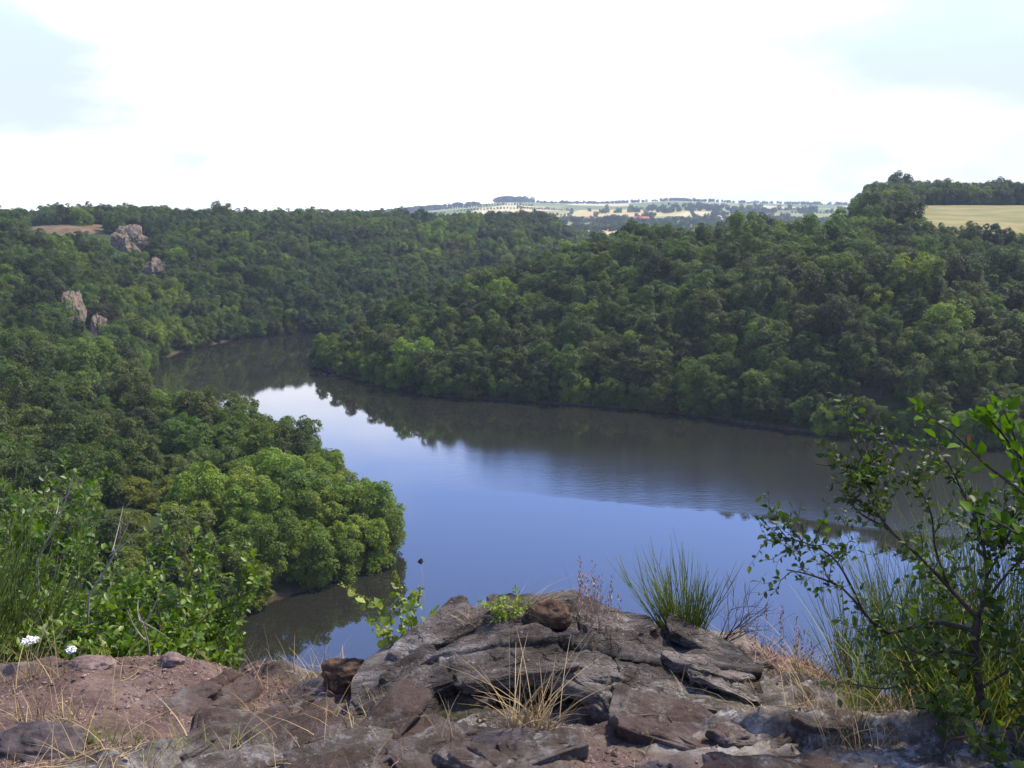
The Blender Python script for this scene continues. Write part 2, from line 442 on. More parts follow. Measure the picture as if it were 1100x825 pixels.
# ------------------------------------------------------------------ trees: crowns and trunks
def quads_from(c, nrm, size, asp, rng, fold=0.0):
    n = len(c)
    nrm = nrm / (np.linalg.norm(nrm, axis=1, keepdims=True) + 1e-9)
    r = rng.normal(size=(n, 3)); u = np.cross(nrm, r); u /= (np.linalg.norm(u, axis=1, keepdims=True) + 1e-9)
    w = np.cross(nrm, u)
    a = u * size[:, None] * 0.5; bb = w * size[:, None] * 0.5 * asp
    v = np.stack([c - a, c + bb - nrm * size[:, None] * fold, c + a, c - bb - nrm * size[:, None] * fold], 1).reshape(-1, 3)
    return v, np.arange(n * 4).reshape(-1, 4)
def crown_mesh(name, mat, rng, Rad, Ht, base, nlobe, nleaf, size, lobe_r=(0.3, 0.5), drop=0.0, narrow=1.0, gap=0.0):
    lob = []
    for k in range(nlobe):
        f = (k + rng.random()) / nlobe
        z = base + (Ht - base) * (0.10 + 0.80 * f)
        prof = math.sin(math.pi * min(1, 0.22 + 0.78 * (1 - f)) ** 0.9) ** 0.6 if f > 0.35 else 0.85 + 0.15 * f / 0.35
        th = k * 2.39996 + rng.normal() * 0.5
        rr = Rad * narrow * prof * (0.35 + 0.40 * math.sqrt(rng.random()))
        lr = Rad * rng.uniform(*lobe_r) * (1.0 - 0.25 * f)
        lob.append((rr * math.cos(th), rr * math.sin(th), min(z, Ht - lr * 0.6), lr))
    lob = np.array(lob)
    wgt = lob[:, 3] ** 2; wgt = wgt / wgt.sum()
    squash = np.array([1, 1, 0.8])
    # leafy sprays on the shell of every bough
    per = 24; ns = int(nleaf / per * 1.9)
    k = rng.choice(len(lob), ns, p=wgt)
    d = rng.normal(size=(ns, 3)); d[:, 2] = d[:, 2] * 0.85 + 0.18; d /= np.linalg.norm(d, axis=1, keepdims=True)
    c = lob[k, :3] + d * (lob[k, 3] * (0.55 + 0.62 * rng.random(ns) ** 0.8))[:, None] * squash
    ins = np.zeros(ns)
    for j in range(len(lob)):
        q = np.linalg.norm((c - lob[j, :3]) / squash, axis=1) / lob[j, 3]
        ins = np.maximum(ins, np.where(q < 0.6, 1, 0) * (k != j))
    keep = (fbm(c * 0.8 + 31, 2, int(rng.integers(999))) > -0.25 + gap) & ((ins < 0.5) | (rng.random(ns) < 0.12)) & (c[:, 2] > 0.1)
    c, d = c[keep], d[keep]; c, d = c[:nleaf // per], d[:nleaf // per]; ns = len(c)
    ax = d * 0.75 + np.array([0, 0, 0.75]) + rng.normal(size=(ns, 3)) * 0.28; ax /= np.linalg.norm(ax, axis=1, keepdims=True)
    sr = Rad * rng.uniform(0.09, 0.19, ns)
    t1 = np.cross(ax, rng.normal(size=(ns, 3))); t1 /= np.linalg.norm(t1, axis=1, keepdims=True); t2 = np.cross(ax, t1)
    r = np.sqrt(rng.random((ns, per))); th = rng.uniform(0, 6.283, (ns, per))
    off = (t1[:, None] * np.cos(th)[..., None] + t2[:, None] * np.sin(th)[..., None]) * (r * sr[:, None])[..., None] - ax[:, None] * (0.35 * sr[:, None] * r ** 2 + rng.normal(size=(ns, per)) * 0.05)[..., None]
    pp = (c[:, None] + off).reshape(-1, 3); ax = np.repeat(ax, per, 0)
    pp[:, 2] -= drop * rng.random(len(pp)); pp[:, 2] = np.maximum(pp[:, 2], 0.03)
    nr = ax + rng.normal(size=ax.shape) * 0.42
    sz = size * rng.uniform(0.6, 1.35, len(pp))
    v, q = quads_from(pp, nr, sz, rng.uniform(0.5, 0.8, len(pp))[:, None], rng, 0.12)
    mb = MB(); mb.add(v, q)
    return mb.mesh(name, mat, smooth=False), lob
def tube(mb, pts, rad, sides=5):
    pts = np.asarray(pts, float); n = len(pts)
    tan = np.gradient(pts, axis=0); tan /= (np.linalg.norm(tan, axis=1, keepdims=True) + 1e-9)
    ref = np.array([0.31, 0.87, 0.38]) if abs(tan[0] @ np.array([0.31, 0.87, 0.38])) < 0.9 else np.array([1.0, 0, 0])
    u = np.cross(tan, ref); u /= (np.linalg.norm(u, axis=1, keepdims=True) + 1e-9); w = np.cross(tan, u)
    a = np.arange(sides) * 2 * math.pi / sides
    rad = np.broadcast_to(np.asarray(rad, float), (n,))
    v = pts[:, None] + rad[:, None, None] * (u[:, None] * np.cos(a)[None, :, None] + w[:, None] * np.sin(a)[None, :, None])
    i = np.arange(n - 1)[:, None] * sides; j = np.arange(sides)[None, :]; j2 = (j + 1) % sides
    q = np.stack([i + j, i + j2, i + sides + j2, i + sides + j], -1).reshape(-1, 4)
    t = [(n * sides - sides + k, n * sides - sides + (k + 1) % sides, n * sides - sides + (k + 2) % sides) for k in range(1)] if sides == 3 else []
    mb.add(v, q, t)
def bez(p0, p1, p2, n=6):
    t = np.linspace(0, 1, n)[:, None]
    return (1 - t) ** 2 * np.asarray(p0) + 2 * t * (1 - t) * np.asarray(p1) + t * t * np.asarray(p2)
def trunk_mesh(name, mat, rng, lob, Ht, r0):
    mb = MB()
    top = np.array([rng.normal() * 0.3, rng.normal() * 0.3, Ht * 0.72])
    tube(mb, bez((0, 0, -1.0), (rng.normal() * 0.3, rng.normal() * 0.3, Ht * 0.35), top, 8), np.linspace(r0, r0 * 0.25, 8), 7)
    for l in lob[:: max(1, len(lob) // 9)]:
        z0 = max(0.6, l[2] * 0.55)
        s = np.array([0, 0, z0]); tube(mb, bez(s, (l[0] * 0.4, l[1] * 0.4, z0 + (l[2] - z0) * 0.35), l[:3], 5), np.linspace(r0 * 0.42, r0 * 0.08, 5), 5)
    return mb.mesh(name, mat)

m_bark = plain_mat('bark', (0.045, 0.035, 0.028), (0.11, 0.095, 0.08), 0.9, 6, 0.6)
m_birchbark = plain_mat('pale_bark', (0.25, 0.24, 0.22), (0.42, 0.40, 0.37), 0.8, 8, 0.4)
KINDS = {  # leaf colours lo, hi, alternative
    'dark': ((0.020, 0.042, 0.012), (0.048, 0.085, 0.022), (0.060, 0.088, 0.024)),
    'mid': ((0.030, 0.065, 0.013), (0.068, 0.125, 0.026), (0.090, 0.130, 0.028)),
    'bright': ((0.055, 0.105, 0.014), (0.115, 0.190, 0.028), (0.140, 0.185, 0.030)),
    'olive': ((0.034, 0.056, 0.020), (0.068, 0.098, 0.036), (0.070, 0.085, 0.036)),
    'bush': ((0.065, 0.100, 0.016), (0.140, 0.185, 0.030), (0.155, 0.165, 0.035)),
    'birch': ((0.060, 0.080, 0.035), (0.110, 0.135, 0.065), (0.110, 0.130, 0.07)),
}
KM = {k: leaf_mat(k + '_foliage', *v, trans=0.36) for k, v in KINDS.items()}
rng = np.random.default_rng(11)
PROTO = []   # (kind, crown mesh, trunk mesh)
SPEC = [('dark', 5.0, 10.5, 0.9, 17), ('dark', 4.6, 9.5, 0.7, 14), ('mid', 4.9, 10.0, 0.8, 16), ('mid', 4.5, 11.0, 0.9, 18),
        ('mid', 5.2, 9.0, 0.6, 15), ('bright', 4.6, 9.5, 0.7, 19), ('bright', 5.0, 8.6, 0.5, 17), ('olive', 4.4, 10.5, 1.0, 16),
        ('olive', 4.8, 9.2, 0.8, 15), ('bush', 2.9, 3.6, 0.15, 9), ('bush', 3.3, 3.0, 0.1, 10)]
for i, (k, Rd, Ht, bs, nl) in enumerate(SPEC):
    nleaf = 13000 if k != 'bush' else 6000
    me, lob = crown_mesh('crown', KM[k], rng, Rd, Ht, bs, nl, nleaf, 0.34 if k != 'bush' else 0.25, gap=0.06 if k in ('olive', 'bright') else 0.0)
    PROTO.append((k, me, trunk_mesh('trunk', m_bark, rng, lob, Ht, 0.2 if k != 'bush' else 0.08)))
birch_crown, lob = crown_mesh('crown', KM['birch'], rng, 3.6, 12.5, 2.0, 22, 11000, 0.24, lobe_r=(0.22, 0.36), drop=0.8, narrow=0.75, gap=0.1)
birch_trunk = trunk_mesh('trunk', m_birchbark, rng, lob, 12.5, 0.17)

# where trees stand
rng = np.random.default_rng(5)
SP = 6.9
pts = []
for j, yy in enumerate(np.arange(85, 1180, SP * 0.87)):
    half = 0.56 * yy + 40
    xx = np.arange(-half, half, SP) + (j % 2) * SP / 2
    pts.append(np.stack([xx, np.full_like(xx, yy)], -1))
pts = np.concatenate(pts); pts += rng.uniform(-0.42, 0.42, pts.shape) * SP
d = sdist(pts[:, 0], pts[:, 1])
keep = (d > 2.5) & ~in_field(pts[:, 0], pts[:, 1])
pts, d = pts[keep], d[keep]
A_ = RIVER; Bq = np.roll(RIVER, -1, 0); row = []
for (ax, ay), (bx, by) in zip(A_, Bq):
    ln = math.hypot(bx - ax, by - ay); nxx, nyy = (by - ay) / max(ln, 1e-6), -(bx - ax) / max(ln, 1e-6)
    for t in np.arange(0, ln, 4.0):
        for sg in (1, -1):
            row.append((ax + (bx - ax) * t / ln + sg * nxx * rng.uniform(0.6, 1.8), ay + (by - ay) * t / ln + sg * nyy * rng.uniform(0.6, 1.8)))
row = np.array(row); row += rng.uniform(-1.0, 1.0, row.shape)
rd = sdist(row[:, 0], row[:, 1]); kq = (rd > 0.2) & (rd < 3) & (np.abs(row[:, 0]) < 0.56 * row[:, 1] + 30) & (row[:, 1] > 85) & (row[:, 1] < 900)
nrow = int(kq.sum())
pts = np.concatenate([pts, row[kq]]); d = np.concatenate([d, rd[kq]])
z = hgt(pts[:, 0], pts[:, 1])
TX, TY, TZ = pts[:, 0], pts[:, 1], z
nT = len(TX)
tpx, tpy, tdep = project(np.stack([TX, TY, TZ + 5], -1))
# plateaux far behind the crests are open land: only their edge rows can show
scale = np.clip(np.exp(rng.normal(-0.05, 0.25, nT)), 0.52, 1.4) * (1 + 0.15 * fbm(P3(TX, TY, 1 / 40.0), 2, 44))
mixn = fbm(P3(TX, TY, 1 / 55.0), 3, 77) + rng.normal(size=nT) * 0.33
ki = np.where(mixn < -0.35, rng.integers(0, 2, nT), np.where(mixn < 0.12, rng.integers(2, 5, nT), np.where(mixn < 0.42, rng.integers(7, 9, nT), rng.integers(5, 7, nT))))
# shrubby clearing on the near left slope, bright robinia-like trees at the headland's point
clear = np.exp(-(((tpx - 150) / 60) ** 2 + ((tpy - 530) / 50) ** 2)) * (TY < 300)
isb = rng.random(nT) < clear * 1.5
ki = np.where(isb, rng.integers(9, 11, nT), ki)
tip = (TY < 215) & (tpx > 235) & (TX < 0) & ~isb
ki = np.where(tip & (rng.random(nT) < 0.8), rng.integers(5, 7, nT), ki)
front_right = (TX > -80) & (TY > 240) & (d < 9) & (TY < 420) & (rng.random(nT) < 0.3)
ki = np.where(front_right, rng.integers(5, 7, nT), ki)
scale = np.where(ki >= 9, scale * 1.05, scale)
onrow = np.arange(nT) >= nT - nrow
scale = scale * np.where((TZ > 38) & (rng.random(nT) < 0.12), 1.25, 1.0)
scale = np.where(onrow, rng.uniform(0.68, 1.0, nT), scale)
TZ = TZ - np.where(onrow, 0.7, 0.0)
ki = np.where(onrow & (ki >= 7), rng.integers(0, 5, nT), ki)
scale = np.where((TX > -80) & (TY > 240) & ~onrow, scale * 1.04, scale)
scale = np.where((TX > 118) & (TY > 335) & (TY < 445), scale * 0.74, scale)
pen_low = (TY < 290) & (TX < 0)
scale = np.where(pen_low & (ki < 9), scale * 0.95, scale)
ROT = rng.uniform(0, 2 * math.pi, nT); SZ = scale * rng.uniform(0.85, 1.15, nT)

# bare rock and clearings on the left hill: no trees there or just in front
ROCKS = [  # px centre, half width, half height, name, label
    (75, 332, 11, 25, 'tall narrow pale crag on the lower left hillside'),
    (138, 257, 20, 14, 'broad pinkish crag below the crest of the left hill'),
    (166, 287, 12, 10, 'squat pale crag under the broad pinkish crag'),
    (105, 350, 8, 11, 'small leaning crag just right of the tall narrow crag'),
    (16, 341, 8, 6, 'low ledge of pale rock at the far left of the wooded slope'),
]
BARE = [(70, 244, 40, 7), (192, 366, 10, 5)]
kill = np.zeros(nT, bool)
for (cx, cy, hw, hh, *_r) in ROCKS + BARE:
    p = hit(cx, cy, 200)
    zone_ = (np.abs(tpx - cx) < hw + 4) & (tdep > p[1] * 0.82) & (tdep < p[1] * 1.12)
    kill |= zone_ & (np.abs(tpy - cy) < (hh * 0.9 if hh != 7 or hw < 30 else hh + 2))
    low = zone_ & (tpy - cy >= hh * 0.9) & (tpy - cy < hh + 10)
    scale = np.where(low, rng.uniform(0.45, 0.7, nT), scale); SZ = np.where(low, scale, SZ)
kill |= (np.hypot(tpx - 200, tpy - 530) < 16) & (TY < 300)
m = ~kill
TX, TY, TZ, ki, scale, ROT, SZ, d, tpx, tpy = [a[m] for a in (TX, TY, TZ, ki, scale, ROT, SZ, d, tpx, tpy)]

# extra trees: the copse beside the meadow and the wood behind it
ex = []
for k in range(34):
    px = rng.uniform(920, 966); Y = rng.uniform(455, 520)
    ex.append(((px - 550) / FPX * Y * 1.0, Y, rng.uniform(0.72, 0.98)))
for k in range(150):
    px = rng.uniform(985, 1180); Y = rng.uniform(656, 690)
    ex.append(((px - 550) / FPX * Y, Y, rng.uniform(0.8, 1.1)))
ex = np.array(ex); exz = hgt(ex[:, 0], ex[:, 1])
exk = rng.choice([0, 1, 2, 4, 0, 1], len(ex))
TX = np.concatenate([TX, ex[:, 0]]); TY = np.concatenate([TY, ex[:, 1]]); TZ = np.concatenate([TZ, exz])
ki = np.concatenate([ki, exk]); scale = np.concatenate([scale, ex[:, 2]]); SZ = np.concatenate([SZ, ex[:, 2] * 1.05])
ROT = np.concatenate([ROT, rng.uniform(0, 6.28, len(ex))]); d = np.concatenate([d, np.full(len(ex), 150.0)])
nT = len(TX)
# which can be seen
tops = np.stack([TX, TY, TZ + 7.5 * SZ], -1)
tpx, tpy, tdep = project(tops)
f = np.linspace(0.05, 1, 44)[None, :]
lim = np.sqrt(TX ** 2 + TY ** 2)
ff = f * (1 - 14 / lim)[:, None]
lx, ly = TX[:, None] * ff, TY[:, None] * ff
lz = CAMZ + (tops[:, 2] - CAMZ)[:, None] * ff
gh = hgt(lx, ly)
cov = np.where((gh > 0.3) & (ly > 100), 5.5, 0)
vis = ~((gh + cov) > lz).any(1)
inframe = (tpx > -15) & (tpx < 1115) & (tpy < 730)
bushhide = (tpx < 190) & (tpy > 600)
cand = np.where(vis & inframe & ~bushhide)[0]
size_px = SZ[cand] * np.where(ki[cand] >= 9, 0.5, 1.0) / tdep[cand]
order = cand[np.argsort(-size_px)]
IND = order[:296]
print('trees', nT, 'visible', len(cand), 'individual to', tdep[IND].max())

CN = {'dark': 'dark green', 'mid': 'mid green', 'bright': 'yellow-green', 'olive': 'grey-olive', 'bush': 'pale yellow-green'}
def zone(i):
    if ki[i] >= 9: return 'low {c} bush in the clearing on the near left slope', 'bushes in the clearing on the near left slope'
    if TX[i] < 0 and TY[i] < 335:
        if d[i] < 12: return '{c} {s} tree overhanging the water at the edge of the near left headland', 'waterside trees of the near left headland'
        return '{c} {s} tree inside the wood of the near left headland', 'inland trees of the near left headland'
    if TX[i] > -90 and TY[i] < 560 and d[i] < 12: return '{c} {s} tree in the front row along the right shore', 'front row trees of the right shore'
    if TX[i] > -90 and TY[i] < 560: return '{c} {s} tree on the right hillside behind the shoreline row', 'hillside trees above the right shore'
    return '{c} {s} tree on the far left hillside', 'trees of the far left hillside'
crown_src = {}
for i in IND:
    k, cm, tm = PROTO[ki[i]]
    lab, grp = zone(i)
    ratio = SZ[i] / scale[i]
    s = 'tall' if ratio > 1.05 else ('broad' if ratio < 0.95 else 'rounded')
    nm = 'bush' if k == 'bush' else 'broadleaf_tree'
    e = empty(nm, (TX[i], TY[i], TZ[i] - 0.1), lab.format(c=CN[k], s=s), 'bush' if k == 'bush' else 'tree', grp)
    e.rotation_euler[2] = ROT[i]; e.scale = (scale[i], scale[i], SZ[i])
    link('trunk', tm, e); o = link('crown', cm, e)
    crown_src.setdefault(int(ki[i]), o)
p = hit(200, 548)
e = empty('birch_tree', p - np.array([0, 0, 0.1]), 'slender wispy grey-green birch with a pale trunk amid the near left wood', 'tree')
e.scale = (0.95, 0.95, 0.95)
link('trunk', birch_trunk, e); link('crown', birch_crown, e)

# the rest of the wood: one mass, crowns instanced on points
kinds_col = bpy.data.collections.new('crown_kinds')
slot = {}
for k in range(len(PROTO)):
    o = crown_src.get(k)
    if o is not None:
        slot[k] = len(slot); o.name = 'crown'
src_objs = []
for k in sorted(slot):
    src_objs.append(crown_src[k])
def scatter(name, xyz, kk, sxy, sz, rot):
    me = bpy.data.meshes.new(name); me.vertices.add(len(xyz))
    me.vertices.foreach_set('co', np.asarray(xyz, np.float32).ravel())
    a = me.attributes.new('crown_kind', 'INT', 'POINT'); a.data.foreach_set('value', np.asarray(kk, np.int32))
    a = me.attributes.new('crown_scale', 'FLOAT_VECTOR', 'POINT'); a.data.foreach_set('vector', np.stack([sxy, sxy, sz], -1).astype(np.float32).ravel())
    a = me.attributes.new('crown_turn', 'FLOAT_VECTOR', 'POINT'); a.data.foreach_set('vector', np.stack([0 * rot, 0 * rot, rot], -1).astype(np.float32).ravel())
    o = link(name, me); o['kind'] = 'stuff'
    ng = bpy.data.node_groups.new(name, 'GeometryNodeTree')
    ng.interface.new_socket('Geometry', in_out='INPUT', socket_type='NodeSocketGeometry')
    ng.interface.new_socket('Geometry', in_out='OUTPUT', socket_type='NodeSocketGeometry')
    gi = ng.nodes.new('NodeGroupInput'); go = ng.nodes.new('NodeGroupOutput')
    g2i = ng.nodes.new('GeometryNodeGeometryToInstance')
    for so in reversed(src_objs):
        ob = ng.nodes.new('GeometryNodeObjectInfo'); ob.inputs['Object'].default_value = so
        ob.inputs['As Instance'].default_value = False; ob.transform_space = 'ORIGINAL'
        ng.links.new(ob.outputs['Geometry'], g2i.inputs[0])
    iop = ng.nodes.new('GeometryNodeInstanceOnPoints')
    def na(nm, ty):
        n = ng.nodes.new('GeometryNodeInputNamedAttribute'); n.data_type = ty; n.inputs['Name'].default_value = nm; return n.outputs['Attribute']
    ng.links.new(gi.outputs[0], iop.inputs['Points']); ng.links.new(g2i.outputs[0], iop.inputs['Instance'])
    iop.inputs['Pick Instance'].default_value = True
    ng.links.new(na('crown_kind', 'INT'), iop.inputs['Instance Index'])
    ng.links.new(na('crown_scale', 'FLOAT_VECTOR'), iop.inputs['Scale'])
    ng.links.new(na('crown_turn', 'FLOAT_VECTOR'), iop.inputs['Rotation'])
    ng.links.new(iop.outputs[0], go.inputs[0])
    md = o.modifiers.new('crowns', 'NODES'); md.node_group = ng
    return o
rest = np.ones(nT, bool); rest[IND] = False
rest = np.where(rest)[0]
fallback = sorted(slot)[0]
kk = np.array([slot.get(int(k), slot[fallback]) for k in ki[rest]])
o = scatter('forest', np.stack([TX[rest], TY[rest], TZ[rest] - 0.1], -1), kk, scale[rest], SZ[rest], ROT[rest])
o['label'] = 'unbroken broadleaf wood covering the slopes behind the nearer trees'

# woods, hedges and lone trees of the far country
rng = np.random.default_rng(23)
far = []
def far_at(px, Y, s): far.append(((px - 550) / FPX * Y, Y, s))
for k in range(420):   # wooded ridge on the left
    px = rng.uniform(370, 515); Y = rng.uniform(3500, 4150)
    if rng.random() < 0.5 + (px < 480) * 0.4: far_at(px, Y, rng.uniform(1.0, 1.5))
for k in range(130): far_at(rng.normal(547, 8), rng.uniform(4050, 4190), rng.uniform(1.5, 2.6))
for k in range(420):   # blue wood on the right
    px = rng.normal(765, 55); Y = rng.normal(2600, 220)
    if vnoise(np.array([[px / 30.0, Y / 130.0, 3.3]]), 8)[0] > -0.25: far_at(px, Y, rng.uniform(0.9, 1.6))
for k in range(200): far_at(rng.uniform(560, 930), rng.uniform(3900, 4200), rng.uniform(0.7, 1.3))
for (px, w, n) in ((735, 14, 40), (725, 3, 8), (865, 10, 20), (610, 10, 22), (650, 20, 30), (900, 6, 12), (780, 4, 6), (820, 3, 5)):
    for k in range(n): far_at(rng.normal(px, w), rng.uniform(4080, 4190), rng.uniform(0.8, 1.5))
for j in range(34):    # hedgerows
    a0 = rng.uniform(-700, 1500); y0 = rng.uniform(1500, 4000); th = rng.choice([0.15, 1.5, -0.25]) + rng.normal() * 0.15; ln = rng.uniform(150, 500)
    for t in np.arange(0, ln, 9): far.append((a0 + math.cos(th) * t, y0 + math.sin(th) * t, rng.uniform(0.45, 0.9)))
for k in range(60): far_at(rng.normal(656, 7), rng.uniform(1900, 1980), rng.uniform(1.0, 1.7))
nz = rng.uniform(0, 1, (5200, 2)); X = -600 + nz[:, 0] * 1900; Y = 1190 + nz[:, 1] * 950
msk = fbm(P3(X, Y, 1 / 170.0), 3, 61) > 0.0
for x, y in zip(X[msk], Y[msk]): far.append((x, y, rng.uniform(0.8, 1.3)))
far = np.array(far); fz = hgt(far[:, 0], far[:, 1])
k5 = np.array([slot.get(int(k), slot[fallback]) for k in rng.choice([0, 1, 2, 3, 4], len(far))])
o = scatter('distant_woods', np.stack([far[:, 0], far[:, 1], fz - 0.2], -1), k5, far[:, 2], far[:, 2] * rng.uniform(0.8, 1.1, len(far)), rng.uniform(0, 6.28, len(far)))
o['label'] = 'hazy woods and hedgerows between the far fields'

# ------------------------------------------------------------------ crags on the left hill
m_crag, nt, N, L, b = new_mat('crag_stone')
t = N.new('ShaderNodeTexCoord'); v_ = t.outputs['Object']
c = nramp(nt, nnoise(nt, 0.35, 8, v_, 0.65), [(0.3, (0.10, 0.066, 0.046)), (0.5, (0.23, 0.16, 0.118)), (0.7, (0.36, 0.28, 0.22))])
c = nmix(nt, nrange(nt, nnoise(nt, 0.35, 6, v_, 0.65), 0.47, 0.56, 0, 0.9), c, (0.06, 0.07, 0.025))
L.new(c, b.inputs['Base Color']); b.inputs['Roughness'].default_value = 0.95; b.inputs['Specular IOR Level'].default_value = 0.1
nbump(nt, b, nnoise(nt, 0.8, 8, v_, 0.7), 0.8, 0.8)
for j, (cx, cy, hw, hh, lab) in enumerate(ROCKS):
    p = hit(cx, cy + hh * 0.8, 200); D = p[1] / FPX
    a, bh = hw * D * 0.85, hh * D * 0.95
    u, vv = np.meshgrid(np.linspace(0, 2 * math.pi, 97), np.linspace(0.02, math.pi - 0.02, 64), indexing='ij')
    q = np.stack([np.cos(u) * np.sin(vv), np.sin(u) * np.sin(vv), np.cos(vv)], -1)
    n = 0.75 * fbm(q * np.array([2.2, 2.2, 1.3]) + 7 * j, 4, 100 + j) + 0.10 * fbm(q * np.array([6, 6, 2.5]) + 5 * j, 5, 140 + j, 0.6, True)
    r_ = 1 + n; r_[-1] = r_[0]
    v = q * r_[..., None] * np.array([a, max(a, bh) * 0.55 + 1.0, bh])
    v[..., 0] += v[..., 2] * -0.25
    v[..., 1] += v[..., 2] * 0.55
    mb = MB(); mb.add(v, grid_faces(97, 64))
    tag(mb.obj('crag', m_crag, smooth=False, loc=p + np.array([0, bh * 0.45, bh * 0.55])), lab, 'crag', 'crags on the left hillside')
m_heath, nt, N, L, b = new_mat('bracken_slope')
geo = N.new('ShaderNodeNewGeometry'); pos = geo.outputs['Position']
c = nramp(nt, nnoise(nt, 0.12, 7, pos, 0.65), [(0.3, (0.06, 0.058, 0.02)), (0.5, (0.12, 0.08, 0.045)), (0.7, (0.18, 0.12, 0.075))])
L.new(c, b.inputs['Base Color']); b.inputs['Roughness'].default_value = 1.0; b.inputs['Specular IOR Level'].default_value = 0.1
nbump(nt, b, nnoise(nt, 0.6, 6, pos), 0.8, 0.5)
for j, (cx, cy, hw, hh) in enumerate(BARE):
    p = hit(cx, cy, 200); D = p[1] / FPX
    a = hw * D * 1.25; dp = (40, 10)[j]
    u, vv = np.meshgrid(np.linspace(-1, 1, 40), np.linspace(-1, 1, 40), indexing='ij')
    dome = 1 - np.sqrt(u ** 2 + vv ** 2) ** 3
    X, Y = p[0] + u * a, p[1] + vv * dp
    mb = MB(); mb.add(np.stack([X, Y, hgt(X, Y) + np.clip(dome, -1, 1) * 1.3 + 0.4 * fbm(P3(X, Y, 0.25), 3, 5)], -1), grid_faces(40, 40))
    o = mb.obj(('bracken_slope', 'earth_bank')[j], m_heath); o['kind'] = 'structure'

# ------------------------------------------------------------------ far hamlet
m_wall_w = plain_mat('limewash', (0.55, 0.52, 0.46), (0.68, 0.65, 0.58), 0.9, 0.4)
m_roof_r = plain_mat('red_tiles', (0.30, 0.085, 0.045), (0.42, 0.13, 0.07), 0.9, 0.6)
m_dark = plain_mat('dark_opening', (0.02, 0.02, 0.022), (0.03, 0.03, 0.032), 0.5, 1)
HOUSES = [(683, 236, 13, 9, 0.1, 'white gabled house with a red roof, largest in the far hamlet'),
          (691, 238, 11, 7, 0.5, 'red roofed house at the right end of the far hamlet'),
          (675, 237, 9, 7, -0.4, 'small red roofed house just left of the largest hamlet house'),
          (664, 236, 10, 7, 0.3, 'pale house with a red roof right of the hamlet trees'),
          (640, 236, 12, 7, -0.2, 'long pale house left of the hamlet trees'),
          (630, 237, 9, 7, 0.6, 'red roofed cottage at the left end of the far hamlet')]
for (px, py, w, dp, rz, lab) in HOUSES:
    Y = 2080; X = (px - 550) / FPX * Y; Z = float(hgt(np.array([X]), np.array([float(Y)]))[0])
    w *= 1.5; dp *= 1.3; hh = 6.5
    e = empty('far_house', (X, Y, Z), lab, 'house', 'houses of the far hamlet'); e.rotation_euler[2] = rz
    mb = MB()
    x, y = w / 2, dp / 2
    mb.add([(-x, -y, -3), (x, -y, -3), (x, y, -3), (-x, y, -3), (-x, -y, hh), (x, -y, hh), (x, y, hh), (-x, y, hh), (-x, 0, hh + 3.4), (x, 0, hh + 3.4)],
           [(0, 1, 5, 4), (2, 3, 7, 6), (1, 2, 6, 5), (3, 0, 4, 7)], [(5, 6, 9), (7, 4, 8)])
    mb.obj('wall', m_wall_w, e, smooth=False)
    mb = MB(); ov = 0.6
    for s in (-1, 1):
        A_ = np.array([(-x - ov, s * (y + ov), hh - 0.45), (x + ov, s * (y + ov), hh - 0.45), (x + ov, 0, hh + 3.5), (-x - ov, 0, hh + 3.5)])
        B_ = A_ + np.array([0, 0, 0.3]); mb.add(np.concatenate([A_, B_]), [(0, 1, 2, 3), (4, 5, 6, 7), (0, 1, 5, 4), (1, 2, 6, 5), (2, 3, 7, 6), (3, 0, 4, 7)])
    mb.obj('roof', m_roof_r, e, smooth=False)
    for k in range(3):
        mb = MB(); wx = -x + (k + 0.7) * w / 3.4; v8 = [(wx + i * 0.55, -y - 0.02 - j * 0.05, 2.2 + q * 1.6) for i in (-1, 1) for j in (0, 1) for q in (0, 1)]
        mb.add(v8, [(0, 1, 3, 2), (4, 6, 7, 5), (0, 4, 5, 1), (2, 3, 7, 6), (0, 2, 6, 4), (1, 5, 7, 3)]); mb.obj('window', m_dark, e, smooth=False)

